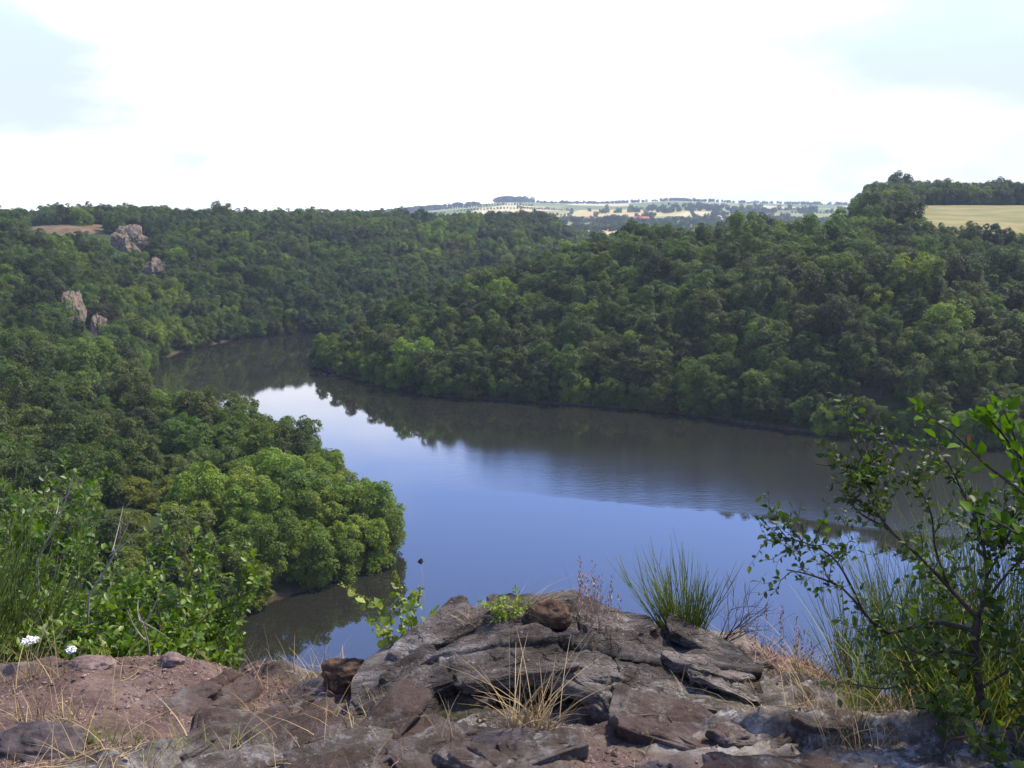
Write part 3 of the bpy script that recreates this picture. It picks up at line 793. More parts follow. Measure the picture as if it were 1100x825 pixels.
# ================================================================== foreground: the viewpoint
SIL = np.array([(-400, 720), (0, 718), (60, 704), (150, 703), (200, 706), (240, 717), (300, 723), (345, 726), (400, 716), (470, 700), (560, 690), (690, 688),
                (740, 691), (790, 697), (830, 706), (870, 717), (900, 738), (940, 752), (1000, 765), (1100, 790), (1500, 800)], float)
EDGE = 4.2
_sx = np.array([at_y(p[0], p[1], EDGE)[0] for p in SIL]); _sz = np.array([at_y(p[0], p[1], EDGE)[2] - CAMZ for p in SIL])
def ledge(x, y):
    """the bedrock ledge at the right front"""
    yl = 3.02 - 0.22 * (x - 0.75)
    return sstep(0.55, 0.75, x) * (1 - sstep(1.6, 1.9, x)) * (sstep(yl - 0.02, yl + 0.03, y) * 0.10 - sstep(yl + 0.04, yl + 0.3, y) * 0.07)
def ground_parts(x, y):
    base = -1.6 - 0.2 * (np.maximum(y, 2.4) - 2.8) - 0.03 * (np.minimum(y, 2.4) - 2.4)
    base = base + 0.05 * fbm(P3(x, y, 0.9), 3, 301)
    zs = np.interp(x, _sx, _sz)
    yE = EDGE + 0.10 * fbm(P3(x, x * 0, 2.2), 3, 310)
    w = sstep(3.0, 4.1, y)
    g = base * (1 - w) + (zs + 0.03 * fbm(P3(x, y, 3.0), 3, 311)) * w
    ov = np.maximum(y - yE, 0)
    g = g - 0.25 * sstep(0, 0.25, ov) - 0.5 * ov - 0.5 * np.maximum(ov - 0.8, 0)
    g = g - 0.8 * np.maximum(np.abs(x) - 3.2, 0) * sstep(2, 4, np.abs(x))
    # bedrock: strata running obliquely, smooth backs and sharp breaks
    a = 0.62; xr = x * math.cos(a) + y * math.sin(a); yr = -x * math.sin(a) + y * math.cos(a)
    wob = 0.10 * fbm(P3(x, y, 2.0), 3, 320)
    st = fbm(np.stack([xr * 1.3, (yr + wob) * 6.5, 0 * x], -1), 5, 330, 0.55)
    rg = fbm(np.stack([xr * 2.5, (yr + wob) * 13, 0 * x + 4], -1), 4, 340, 0.55, True)
    rock = fbm(P3(x, y, 1.15), 3, 351) * 0.9
    rock = rock + 0.75 * np.exp(-(((x + 0.55) / 0.6) ** 2 + ((y - 3.05) / 0.38) ** 2)) + 0.8 * sstep(0.2, 0.6, x) * (1 - sstep(3.5, 3.8, y)) * (1 - sstep(1.4, 1.8, x))
    rock = rock - 0.9 * np.exp(-(((x + 1.3) / 0.5) ** 2 + ((y - 3.75) / 0.45) ** 2)) - 0.7 * np.exp(-(((x + 0.45) / 0.25) ** 2 + ((y - 3.45) / 0.2) ** 2))
    rm = sstep(-0.05, 0.3, rock + 0.25 * st)
    soil = 0.022 * fbm(P3(x, y, 7), 5, 360, 0.6) + 0.008 * fbm(P3(x, y, 40), 2, 361)
    rk = 0.085 * st + 0.034 * rg + 0.03 + 0.006 * fbm(P3(x, y, 30), 3, 362)
    g = g + rm * rk + (1 - rm) * soil + ledge(x, y)
    return g, rm
def G(x, y):
    x = np.atleast_1d(np.asarray(x, float)); y = np.atleast_1d(np.asarray(y, float))
    return ground_parts(x, y)[0] + CAMZ
def gpt(px, py, y0=2.5, y1=6.5):
    """point of the viewpoint ground under a photo pixel"""
    dr = ray(px, py); Y = np.linspace(y0, y1, 500); X = dr[0] / dr[1] * Y; Z = CAMZ + dr[2] / dr[1] * Y
    k = np.argmax(Z < G(X, Y)); return np.array([X[k], Y[k], G(X[k], Y[k])[0]])
def gat(px, Y, sink=0.02):
    X = (px - 550) / FPX * (Y * math.cos(PITCH) + 1.9 * math.sin(PITCH)); return np.array([X, Y, G(X, Y)[0] - sink])

xs = np.concatenate([np.linspace(-7, -2.5, 46)[:-1], np.linspace(-2.5, 2.5, 420), np.linspace(2.5, 7, 46)[1:]])
ys = np.concatenate([np.linspace(-6, 2.3, 34)[:-1], np.linspace(2.3, 4.7, 220), np.linspace(4.7, 9.5, 60)[1:]])
XX, YY = np.meshgrid(xs, ys, indexing='ij')
gz, rm = ground_parts(XX, YY)
m_gr, nt, N, L, b = new_mat('viewpoint_ground')
geo = N.new('ShaderNodeNewGeometry'); pos = geo.outputs['Position']
def rock_colour(nt, pos, slabby=False):
    c = nramp(nt, nnoise(nt, 6, 9, pos, 0.68, 0.5), [(0.30, (0.026, 0.019, 0.014)), (0.43, (0.092, 0.072, 0.058)), (0.55, (0.195, 0.165, 0.142)), (0.70, (0.35, 0.315, 0.285))])
    stain = nrange(nt, nnoise(nt, 2.6, 7, pos, 0.7), 0.38, 0.56, 1.0, 0.0)
    c = nmix(nt, nmath(nt, 'MULTIPLY', stain, 0.66), c, (0.030, 0.021, 0.014))
    lich = nmath(nt, 'MULTIPLY', nrange(nt, nnoise(nt, 17, 9, pos, 0.8), 0.50, 0.62), nrange(nt, nnoise(nt, 2.2, 3, pos), 0.42, 0.6))
    c = nmix(nt, nmath(nt, 'MULTIPLY', lich, 0.75), c, (0.40, 0.385, 0.36))
    g_ = nt.nodes.new('ShaderNodeNewGeometry')
    c = nmix(nt, 1.0, c, nramp(nt, g_.outputs['Random Per Island'], [(0.0, (0.62, 0.60, 0.60)), (0.5, (1.0, 0.97, 0.95)), (1.0, (1.28, 1.25, 1.24))]), 'MULTIPLY') if slabby else c
    dots = nrange(nt, nnoise(nt, 60, 3, pos), 0.66, 0.72, 0, 0.6)
    return nmix(nt, dots, c, (0.46, 0.44, 0.42))
rc = rock_colour(nt, pos)
soil = nramp(nt, nnoise(nt, 5, 8, pos, 0.65), [(0.3, (0.060, 0.034, 0.025)), (0.5, (0.120, 0.070, 0.053)), (0.7, (0.20, 0.130, 0.10))])
soil = nmix(nt, nrange(nt, nnoise(nt, 70, 4, pos, 0.7), 0.5, 0.7, 0, 0.6), soil, (0.28, 0.20, 0.165))
soil = nmix(nt, nrange(nt, nnoise(nt, 45, 4, pos, 0.7), 0.3, 0.45, 0.7, 0), soil, (0.055, 0.035, 0.026))
c = nmix(nt, attr(nt, 'rockiness'), soil, rc)
mossf = nmath(nt, 'MULTIPLY', nrange(nt, nnoise(nt, 3.0, 6, pos, 0.7), 0.56, 0.66), attr(nt, 'rockiness'))
c = nmix(nt, nmath(nt, 'MULTIPLY', mossf, 0.6), c, (0.065, 0.055, 0.022))
L.new(c, b.inputs['Base Color']); b.inputs['Roughness'].default_value = 0.9; b.inputs['Specular IOR Level'].default_value = 0.25
nbump(nt, b, nnoise(nt, 45, 9, pos, 0.75), 0.9, 0.02)
mb = MB(); mb.add(np.stack([XX, YY, gz + CAMZ], -1), grid_faces(len(xs), len(ys)))
o = mb.obj('ground', m_gr); o['kind'] = 'structure'
a = o.data.attributes.new('rockiness', 'FLOAT', 'POINT'); a.data.foreach_set('value', rm.ravel().astype(np.float32))

# ---- the rock outcrop in the middle
m_rock, nt, N, L, b = new_mat('lichened_rock')
t = N.new('ShaderNodeTexCoord'); pos = t.outputs['Object']
mpr = N.new('ShaderNodeMapping'); mpr.inputs['Rotation'].default_value = (0.2, -0.55, 0.3); mpr.inputs['Scale'].default_value = (0.6, 1.2, 2.2); L.new(pos, mpr.inputs[0])
c = rock_colour(nt, mpr.outputs[0], True)
moss = nmath(nt, 'MULTIPLY', attr(nt, 'mossiness'), nrange(nt, nnoise(nt, 9, 7, pos, 0.7), 0.40, 0.58))
mc = nramp(nt, nnoise(nt, 40, 4, pos), [(0.3, (0.022, 0.020, 0.008)), (0.55, (0.06, 0.052, 0.016)), (0.75, (0.11, 0.09, 0.03))])
c = nmix(nt, moss, c, mc)
L.new(c, b.inputs['Base Color']); b.inputs['Roughness'].default_value = 0.88; b.inputs['Specular IOR Level'].default_value = 0.25
vo = N.new('ShaderNodeTexVoronoi'); vo.feature = 'DISTANCE_TO_EDGE'; vo.inputs['Scale'].default_value = 13; vo.inputs['Randomness'].default_value = 1.0
mpc = N.new('ShaderNodeMapping'); mpc.inputs['Rotation'].default_value = (0.2, -0.4, 0.3); mpc.inputs['Scale'].default_value = (0.55, 1.0, 2.4); L.new(pos, mpc.inputs[0])
wv = N.new('ShaderNodeVectorMath'); wv.operation = 'ADD'; L.new(mpc.outputs[0], wv.inputs[0])
wn_ = N.new('ShaderNodeTexNoise'); wn_.inputs['Scale'].default_value = 12; L.new(pos, wn_.inputs['Vector'])
sv = N.new('ShaderNodeVectorMath'); sv.operation = 'SCALE'; sv.inputs['Scale'].default_value = 0.10; L.new(wn_.outputs['Color'], sv.inputs[0]); L.new(sv.outputs[0], wv.inputs[1]); L.new(wv.outputs[0], vo.inputs['Vector'])
crk = nrange(nt, vo.outputs['Distance'], 0.0, 0.055)
hgt_ = nmath(nt, 'ADD', nnoise(nt, 32, 12, pos, 0.8), nmath(nt, 'MULTIPLY', crk, 0.35))
nbump(nt, b, hgt_, 1.0, 0.035)
RIDGE = np.array([(378, 768), (400, 750), (425, 728), (445, 712), (480, 694), (530, 678), (560, 671), (605, 674), (650, 686), (690, 696), (725, 706), (752, 718), (785, 738), (815, 760)], float)
YR = 3.62
rx = np.array([at_y(p[0], p[1], YR)[0] for p in RIDGE]); rz = np.array([at_y(p[0], p[1], YR)[2] for p in RIDGE])
prof = np.array([(-0.74, -0.30), (-0.60, -0.02), (-0.46, 0.16), (-0.37, 0.34), (-0.31, 0.52), (-0.27, 0.66), (-0.21, 0.79), (-0.12, 0.92), (0.0, 1.0), (0.16, 0.97), (0.34, 0.75), (0.5, 0.35), (0.62, -0.2), (0.72, -0.9)])
pt = np.linspace(0, 1, len(prof)); U = np.linspace(0, 1, 430); Vv = np.linspace(0, 1, 330)
from_y = np.interp(Vv, pt, prof[:, 0]); from_z = np.interp(Vv, pt, prof[:, 1])
for _ in range(30):
    from_y[1:-1] = 0.25 * from_y[:-2] + 0.5 * from_y[1:-1] + 0.25 * from_y[2:]; from_z[1:-1] = 0.25 * from_z[:-2] + 0.5 * from_z[1:-1] + 0.25 * from_z[2:]
X = rx[0] + (rx[-1] - rx[0]) * U; top = np.interp(X, rx, rz)
for _ in range(10): top[1:-1] = 0.25 * top[:-2] + 0.5 * top[1:-1] + 0.25 * top[2:]
taper = np.sin(math.pi * np.clip(U, 0, 1)) ** 0.5
gb = G(X, np.full_like(X, 3.2)) - 0.03
for _ in range(400): gb[1:-1] = 0.25 * gb[:-2] + 0.5 * gb[1:-1] + 0.25 * gb[2:]
h_ = np.maximum(top - gb, 0.03)
XX = X[:, None] + 0 * from_z[None, :]
YYr = YR + from_y[None, :] * (0.35 + 0.65 * taper[:, None]) + 0.10 * fbm(P3(X, X * 0, 2.5), 3, 401)[:, None] * (from_z[None, :] < 0.9)
ZZ = gb[:, None] + from_z[None, :] * h_[:, None]
pv_ = np.stack([XX, YYr, ZZ], -1)
# strata: sheets dipping to the left, broken by joints
xr = (XX - 0.1) * math.cos(0.5) + (ZZ - 58.4) * math.sin(0.5); zr = -(XX - 0.1) * math.sin(0.5) + (ZZ - 58.4) * math.cos(0.5)
q = np.stack([xr * 2.2, YYr * 2.2, zr * 9], -1)
q = q + 0.5 * fbm(pv_ * 3, 3, 410)[..., None]
lay = zr * 30 + 2.2 * fbm(pv_ * 3.0, 3, 421) + 1.2 * fbm(np.stack([xr * 3, YYr * 3, zr * 12], -1), 3, 422)
fr = lay - np.floor(lay); saw = fr ** 0.7 * (1 - sstep(0.82, 1.0, fr))
lay2 = zr * 11 + 1.8 * fbm(pv_ * 2.2 + 5, 3, 423); fr2 = lay2 - np.floor(lay2); saw2 = fr2 ** 0.8 * (1 - sstep(0.85, 1.0, fr2))
patch = sstep(-0.3, 0.35, fbm(pv_ * 2.6 + 9, 3, 424))
crack = sstep(0.80, 0.97, fbm(np.stack([xr * 3.2, YYr * 4, zr * 5], -1) + 0.25 * fbm(pv_ * 9, 2, 425)[..., None], 2, 426, 0.4, True))
dsp = 0.024 * saw * patch + 0.050 * saw2 - 0.02 + 0.085 * fbm(pv_ * 3.6, 3, 440) + 0.030 * fbm(pv_ * 13, 4, 441, 0.55) + 0.010 * fbm(pv_ * 45, 3, 450, 0.6) - 0.035 * crack
du = np.gradient(pv_, axis=0); dv = np.gradient(pv_, axis=1); nr = np.cross(du, dv); nr /= np.linalg.norm(nr, axis=-1, keepdims=True) + 1e-9
amt = np.clip(taper * 1.1, 0, 1)[:, None] * np.clip(h_ / 0.2, 0.25, 1)[:, None]
# moss-lined hollows under the brow
FZ = from_z[None, :] + 0.22 * fbm(pv_ * 3.4 + 21, 4, 461)
front = (from_y[None, :] < -0.12)
hol = 0.24 * sstep(0.02, 0.2, FZ) * (1 - sstep(0.50, 0.60, FZ)) * sstep(-0.46, -0.30, XX) * (1 - sstep(0.36, 0.5, XX)) * front
hol = hol * np.clip(0.55 + 1.5 * fbm(pv_ * 3.0 + 3, 3, 462), 0.0, 1.15)
crest_keep = 1 - 0.45 * np.exp(-((from_y / 0.14) ** 2))[None, :] * (from_z > 0.8)[None, :]
pv_ = pv_ + nr * ((dsp * amt * crest_keep) - hol - 0.022)[..., None]
mossy = np.clip(hol * 8 + 0.7 * np.exp(-((from_z[None, :] - 0.25) / 0.3) ** 2) * (from_y[None, :] < 0) * (0.5 + 0.9 * fbm(pv_ * 2.4, 2, 470)), 0, 1)
mb = MB(); mb.add(pv_ - np.array([0.1, YR, 58.3]), grid_faces(len(U), len(Vv)))
core_n = mb.n
def slab(mb, c, dims, M, seed, nu=64, nv=40, e=0.38):
    """a broken, layered slab"""
    u, w = np.meshgrid(np.linspace(0, 2 * math.pi, nu + 1), np.linspace(-math.pi / 2, math.pi / 2, nv), indexing='ij')
    f = lambda t: np.sign(t) * np.abs(t) ** e
    p = np.stack([f(np.cos(u)) * f(np.cos(w)), f(np.sin(u)) * f(np.cos(w)), f(np.sin(w))], -1)
    s3 = np.array(dims); wp = p * s3 + seed * 1.37
    out = 1 + 0.30 * fbm(p * np.array([1.3, 1.3, 0.5]) + seed * 3.1, 3, seed)
    r = np.sqrt(p[..., 0] ** 2 + p[..., 1] ** 2)[..., None]
    lay = wp[..., 2] * 95 + 1.6 * fbm(wp * 7, 3, seed + 5); fr = lay - np.floor(lay)
    ledge_ = 0.10 * (_hash(np.floor(lay).astype(np.int32), np.zeros(lay.shape, np.int32), np.zeros(lay.shape, np.int32), seed) - 0.5) + 0.05 * fr
    q = p * s3 * np.stack([out + ledge_, out + ledge_, 1 + 0 * out], -1)
    nn = p / (np.linalg.norm(p, axis=-1, keepdims=True))
    q = q + nn * (0.016 * fbm(wp * 16, 4, seed + 9, 0.6) + 0.010 * fbm(wp * 42, 4, seed + 12, 0.6, True) - 0.012 * sstep(0.72, 0.95, fbm(wp * np.array([11, 11, 5]), 2, seed + 15, 0.4, True)))[..., None]
    q[..., 2] += 0.022 * fbm(wp * np.array([6, 6, 1]), 3, seed + 20)
    q[-1] = q[0]; q[:, 0] = q[:, 0].mean(0); q[:, -1] = q[:, -1].mean(0)
    mb.add((q @ np.asarray(M).T + np.asarray(c)).reshape(-1, 3), grid_faces(nu + 1, nv))
def frame(slope, dip, yaw):
    cz, sz = math.cos(yaw), math.sin(yaw); cs, ss = math.cos(slope), math.sin(slope); cd, sd = math.cos(dip), math.sin(dip)
    Rz = np.array([[cz, -sz, 0], [sz, cz, 0], [0, 0, 1]]); Ry = np.array([[cs, 0, -ss], [0, 1, 0], [ss, 0, cs]]); Rx = np.array([[1, 0, 0], [0, cd, -sd], [0, sd, cd]])
    return Rz @ Ry @ Rx
rngs = np.random.default_rng(2024); slab_moss = []
O_ = np.array([0.1, YR, 58.3])
for li, (fz, n_) in enumerate(((0.06, 7), (0.28, 6), (0.48, 7), (0.64, 7), (0.76, 7), (0.80, 6))):
    for k_ in range(n_):
        x_ = rx[0] + (rx[-1] - rx[0]) * (0.10 + 0.80 * (k_ + rngs.uniform(0.1, 0.9)) / n_)
        tz = np.interp(x_, rx, rz); g_ = float(np.interp(x_, X, gb)); hh_ = max(tz - g_, 0.04)
        sl = math.atan((np.interp(x_ + 0.08, rx, rz) - np.interp(x_ - 0.08, rx, rz)) / 0.16)
        iy = np.argmax(from_z > fz) if li < 5 else 0
        tp_ = float(np.interp(x_, X, taper))
        yf = YR + from_y[iy] * (0.35 + 0.65 * tp_) if li < 5 else YR + 0.16
        th_ = rngs.uniform(0.024, 0.046) * min(1, hh_ / 0.2 + 0.3); hw_ = rngs.uniform(0.10, 0.21); hd_ = rngs.uniform(0.07, 0.13)
        if -0.20 < x_ < 0.30 and 1 <= li <= 2 and rngs.random() < 0.75: continue
        c_ = np.array([x_, yf + hd_ * (0.55 if li < 4 else 0.8), g_ + fz * hh_ - th_ * 0.55])
        slab(mb, c_ - O_, (hw_, hd_, th_), frame(sl * (0.35 + 0.65 * fz) + rngs.normal() * 0.11, rngs.normal() * 0.10 + 0.06, rngs.normal() * 0.35), int(rngs.integers(10000)))
        slab_moss.append(np.full(65 * 40, (0.75, 0.6, 0.4, 0.15, 0.0, 0.0)[li] * rngs.uniform(0.4, 1.2)))
outcrop = mb.obj('rock_outcrop', m_rock, loc=(0.1, YR, 58.3))
tag(outcrop, 'large grey lichened outcrop with mossy hollows at the centre of the viewpoint', 'rock')
a = outcrop.data.attributes.new('mossiness', 'FLOAT', 'POINT'); a.data.foreach_set('value', np.concatenate([mossy.ravel(), np.concatenate(slab_moss)]).astype(np.float32))
# bedrock slabs breaking through the ground in front
mb = MB(); rngs = np.random.default_rng(99)
for k_ in range(46):
    if k_ < 26: px_, py_ = rngs.uniform(170, 430), rngs.uniform(738, 832)
    elif k_ < 38: px_, py_ = rngs.uniform(590, 900), rngs.uniform(762, 832)
    else: px_, py_ = rngs.uniform(400, 640), rngs.uniform(795, 835)
    if px_ < 300 and py_ < 700 + (430 - px_) * 0.16 + 10: continue
    p = gpt(px_, py_); sg = int(rngs.integers(10000)); th_ = rngs.uniform(0.018, 0.04)
    slab(mb, p + np.array([0, 0.03, -th_ * rngs.uniform(0.35, 0.9)]), (rngs.uniform(0.07, 0.20), rngs.uniform(0.03, 0.09), th_), frame(rngs.normal() * 0.12 + (0.12 if px_ < 430 else -0.05), rngs.uniform(0.0, 0.35), 0.62 + rngs.normal() * 0.25 if px_ < 450 else rngs.normal() * 0.3), sg, 48, 30)
m_bed, nt, N, L, b = new_mat('weathered_bedrock')
pos = N.new('ShaderNodeNewGeometry').outputs['Position']
c = rock_colour(nt, pos, True)
c = nmix(nt, nrange(nt, nnoise(nt, 3.5, 7, pos, 0.7), 0.38, 0.58, 0.75, 0.1), c, (0.125, 0.075, 0.058))
L.new(c, b.inputs['Base Color']); b.inputs['Roughness'].default_value = 0.92; b.inputs['Specular IOR Level'].default_value = 0.2
nbump(nt, b, nnoise(nt, 32, 12, pos, 0.8), 1.0, 0.035)
o = mb.obj('bedrock', m_bed); o['kind'] = 'structure'
a = o.data.attributes.new('mossiness', 'FLOAT', 'POINT'); a.data.foreach_set('value', np.full(mb.n, 0.10, np.float32))

def stone(c, size, seed, label, sc3=(1, 1, 0.7), name='stone', mat=None, group=None):
    u, v_ = np.meshgrid(np.linspace(0, 2 * math.pi, 65), np.linspace(0.02, math.pi - 0.02, 40), indexing='ij')
    p = np.stack([np.cos(u) * np.sin(v_), np.sin(u) * np.sin(v_), np.cos(v_)], -1)
    n = fbm(p * 1.4 + seed, 3, seed) * 0.35 + fbm(p * np.array([3, 3, 7]) + seed, 4, seed + 3, 0.55, True) * 0.12 + fbm(p * 14, 3, seed) * 0.03
    r = 1 + n; r[-1] = r[0]
    v = p * r[..., None] * size * np.array(sc3)
    mb = MB(); mb.add(v, grid_faces(65, 40))
    o = mb.obj(name, mat or m_rock, loc=[float(q) for q in c]); return tag(o, label, 'rock', group)
m_drock = plain_mat('dark_stone', (0.028, 0.022, 0.022), (0.085, 0.065, 0.06), 0.9, 14, 0.9)
m_rstone = plain_mat('reddish_stone', (0.09, 0.06, 0.05), (0.2, 0.14, 0.12), 0.9, 16, 0.9)
m_earth = plain_mat('root_clod', (0.035, 0.022, 0.014), (0.11, 0.065, 0.04), 1.0, 25, 1.0)
p = gpt(38, 812); stone(p + [0, 0.04, 0.0], 0.14, 3, 'dark rounded rock at the lower left corner of the viewpoint', (1.15, 0.8, 0.5), mat=m_drock)
p = gat(186, 4.12); stone(p + [0, 0, 0.035], 0.045, 8, 'small upright reddish stone on the lip beside the leafy shrub', mat=m_rstone)
p = gat(99, 4.1); stone(p + [0, 0, 0.01], 0.07, 9, 'flat reddish stone on the lip of bare earth', (1.3, 1, 0.5), mat=m_rstone)
p = gat(374, 3.98); stone(p + [0, 0, 0.03], 0.085, 12, 'brown clod of roots and earth left of the big outcrop', (1.2, 1, 0.7), 'earth_clod', m_earth)
p = at_y(591, 653, 3.75); stone(p + [0, 0, -0.03], 0.07, 15, 'small brown rock perched behind the top of the outcrop', (1.1, 1, 0.75), mat=m_earth)
p = gpt(545, 806); stone(p, 0.10, 21, 'low dark stone at the foot of the outcrop below the dry tuft', (1.5, 0.9, 0.45), mat=m_drock)
p = gpt(742, 742); stone(p + [0, 0.05, 0.01], 0.10, 25, 'mossy block at the right foot of the outcrop', (1.0, 0.9, 0.7))
p = gat(790, 3.95); stone(p + [0, 0, 0.0], 0.12, 27, 'pale weathered boulder under the dead broom', (1.3, 0.9, 0.55))

# ---- gravel chips and litter on the bare earth
rng = np.random.default_rng(31)
n = 30000
X = rng.uniform(-2.3, 1.7, n); Y = rng.uniform(2.5, 4.3, n)
zz, rmk = ground_parts(X, Y)
k = rng.random(n) < (1 - rmk) * sstep(-0.35, 0.25, fbm(P3(X, Y, 2.4), 3, 505)) + 0.04
X, Y, zz = X[k], Y[k], zz[k] + CAMZ
n = len(X); s = 0.0026 + 0.010 * rng.random(n) ** 4
oct_ = np.array([(1, 0, 0), (-1, 0, 0), (0, 1, 0), (0, -1, 0), (0, 0, 1), (0, 0, -1)], float)
vv = oct_[None] * rng.uniform(0.5, 1.4, (n, 6, 1)) * s[:, None, None] * np.array([1, 0.8, 0.5])
th = rng.uniform(0, 6.28, n); cs, sn = np.cos(th)[:, None], np.sin(th)[:, None]
vv = np.stack([vv[..., 0] * cs - vv[..., 1] * sn, vv[..., 0] * sn + vv[..., 1] * cs, vv[..., 2]], -1) + np.stack([X, Y, zz + s * 0.2], -1)[:, None]
ft = np.array([(0, 2, 4), (2, 1, 4), (1, 3, 4), (3, 0, 4), (2, 0, 5), (1, 2, 5), (3, 1, 5), (0, 3, 5)])
mb = MB(); mb.add(vv, None, (ft[None] + np.arange(n)[:, None, None] * 6))
m_chip = plain_mat('gravel_chips', (0.045, 0.028, 0.022), (0.27, 0.19, 0.155), 0.9, island=True)
o = mb.obj('gravel', m_chip, smooth=False); o['kind'] = 'stuff'

# ---- plants: blades, leaves, twigs
def blades(mb, base, hgt_, lean, width, curve, rng, seg=5, dirs=None):
    """thin tapering ribbons; base (n,3), heights (n,), lean = horizontal drift per height"""
    n = len(base); t = np.linspace(0, 1, seg)
    th = rng.uniform(0, 2 * math.pi, n) if dirs is None else dirs
    dr = np.stack([np.cos(th), np.sin(th), 0 * th], -1)
    lean = lean * rng.uniform(0.2, 1.6, n); curve = curve * rng.uniform(0.2, 1.8, n)
    p = base[:, None] + dr[:, None] * (hgt_[:, None] * (lean[:, None] * t + curve[:, None] * t ** 2.2))[..., None]
    p[..., 2] += hgt_[:, None] * (t - 0.25 * np.minimum(curve, 2)[:, None] * t ** 2.4)
    sd = np.cross(dr, [0, 0, 1.0]); a = rng.uniform(0, 6.28, n); sd = sd * np.cos(a)[:, None] + dr * np.sin(a)[:, None]
    w = (width * rng.uniform(0.6, 1.3, n))[:, None] * (1 - 0.85 * t ** 1.5)
    v = np.stack([p - sd[:, None] * w[..., None] / 2, p + sd[:, None] * w[..., None] / 2], 2)
    i = np.arange(seg - 1) * 2; f = np.stack([i, i + 1, i + 3, i + 2], -1)
    mb.add(v, (f[None] + np.arange(n)[:, None, None] * seg * 2))
    return p[:, -1]
LEAF = np.array([(0, 0, 0), (0.26, 0.30, 0.10), (0.62, 0.30, 0.12), (1, 0, -0.06), (0.62, -0.30, 0.12), (0.26, -0.30, 0.10), (0.3, 0, 0), (0.65, 0, 0)])
LQ = np.array([(1, 2, 7, 6), (6, 7, 4, 5)]); LT = np.array([(0, 1, 6), (2, 3, 7), (0, 6, 5), (7, 3, 4)])
def leaves_mesh(mb, pos, dirs, size, rng, width=1.0, up=0.6):
    pos = np.asarray(pos, float); dirs = np.asarray(dirs, float); n = len(pos)
    dirs = dirs / (np.linalg.norm(dirs, axis=1, keepdims=True) + 1e-9)
    nr = rng.normal(size=(n, 3)) * 0.55 + np.array([0, 0, up]); s = np.cross(nr, dirs); s /= np.linalg.norm(s, axis=1, keepdims=True) + 1e-9
    nr = np.cross(dirs, s)
    l = LEAF[None] * np.array([1, width, 1])
    v = pos[:, None] + size[:, None, None] * (l[..., 0:1] * dirs[:, None] + l[..., 1:2] * s[:, None] + l[..., 2:3] * nr[:, None])
    o8 = np.arange(n)[:, None, None] * 8
    mb.add(v, LQ[None] + o8, LT[None] + o8)
def grow(mb, LP, p, dv, Ln, r, depth, rng, up=0.1, jit=0.18, nch=3, shrink=0.6, leaf_from=1, lpm=40, sides=5, ang=0.8):
    """a shoot with side shoots; leaf places go to LP"""
    n = 6; pts = [np.array(p, float)]; dv = np.array(dv, float); dv /= np.linalg.norm(dv)
    for i in range(n):
        dv = dv + rng.normal(size=3) * jit + np.array([0, 0, up]); dv /= np.linalg.norm(dv)
        pts.append(pts[-1] + dv * Ln / n)
    pts = np.array(pts); tube(mb, pts, np.linspace(r, r * 0.45, n + 1), sides if r > 0.004 else 3)
    if depth <= leaf_from:
        k = max(2, int(Ln * lpm)); tt = np.linspace(0.15, 1, k) + rng.normal(size=k) * 0.02
        for q, t in enumerate(np.clip(tt, 0, 1)):
            f = t * n; i = min(int(f), n - 1); pp = pts[i] + (pts[i + 1] - pts[i]) * (f - i); ax = pts[i + 1] - pts[i]; ax /= np.linalg.norm(ax)
            th = q * 2.4 + rng.normal() * 0.3; u = np.cross(ax, [0.2, 0.3, 0.93]); u /= np.linalg.norm(u) + 1e-9; w = np.cross(ax, u)
            LP.append((pp, ax * (0.55 if q < k - 1 else 1.5) + u * math.cos(th) + w * math.sin(th)))
    if depth > 0:
        for c in range(nch):
            t = rng.uniform(0.25, 1.0); f = t * n; i = min(int(f), n - 1); pp = pts[i] + (pts[i + 1] - pts[i]) * (f - i); ax = pts[i + 1] - pts[i]; ax /= np.linalg.norm(ax)
            s = rng.normal(size=3); s -= ax * (s @ ax); s /= np.linalg.norm(s) + 1e-9
            grow(mb, LP, pp, ax * math.cos(ang) + s * math.sin(ang), Ln * shrink * rng.uniform(0.7, 1.2), r * 0.55, depth - 1, rng, up, jit, nch, shrink, leaf_from, lpm, sides, ang)
    return pts
def put(mb, name, mat, e, smooth=True):
    mb2 = MB(); loc = np.array(e.location)
    mb2.v = [a - loc for a in mb.v]; mb2.q = mb.q; mb2.t = mb.t; mb2.n = mb.n
    return mb2.obj(name, mat, e, smooth)

m_dry = plain_mat('dry_grass', (0.20, 0.13, 0.055), (0.46, 0.34, 0.17), 0.7, island=True)
m_drypink = plain_mat('dry_seed_grass', (0.20, 0.11, 0.08), (0.40, 0.26, 0.19), 0.7, island=True)
m_grn = leaf_mat('green_grass', (0.06, 0.10, 0.02), (0.17, 0.22, 0.06), (0.36, 0.29, 0.12), 0.25, False, altw=0.8)
m_broom = leaf_mat('broom_green', (0.050, 0.080, 0.015), (0.12, 0.17, 0.040), (0.13, 0.11, 0.04), 0.15, False, altw=0.5)
m_broomd = leaf_mat('broom_dark', (0.022, 0.042, 0.010), (0.065, 0.115, 0.026), (0.08, 0.09, 0.03), 0.15, False, altw=0.5)
m_twig = plain_mat('dead_twig', (0.07, 0.045, 0.03), (0.16, 0.11, 0.08), 0.9, 20)
m_greytwig = plain_mat('grey_twig', (0.16, 0.13, 0.11), (0.30, 0.25, 0.22), 0.9, 20)
m_darkbark = plain_mat('sapling_bark', (0.018, 0.014, 0.012), (0.05, 0.04, 0.035), 0.85, 30, 0.5)
m_lbush = leaf_mat('shrub_leaf', (0.040, 0.085, 0.012), (0.105, 0.185, 0.032), (0.15, 0.21, 0.07), 0.35, False, 0.4, 0.45)
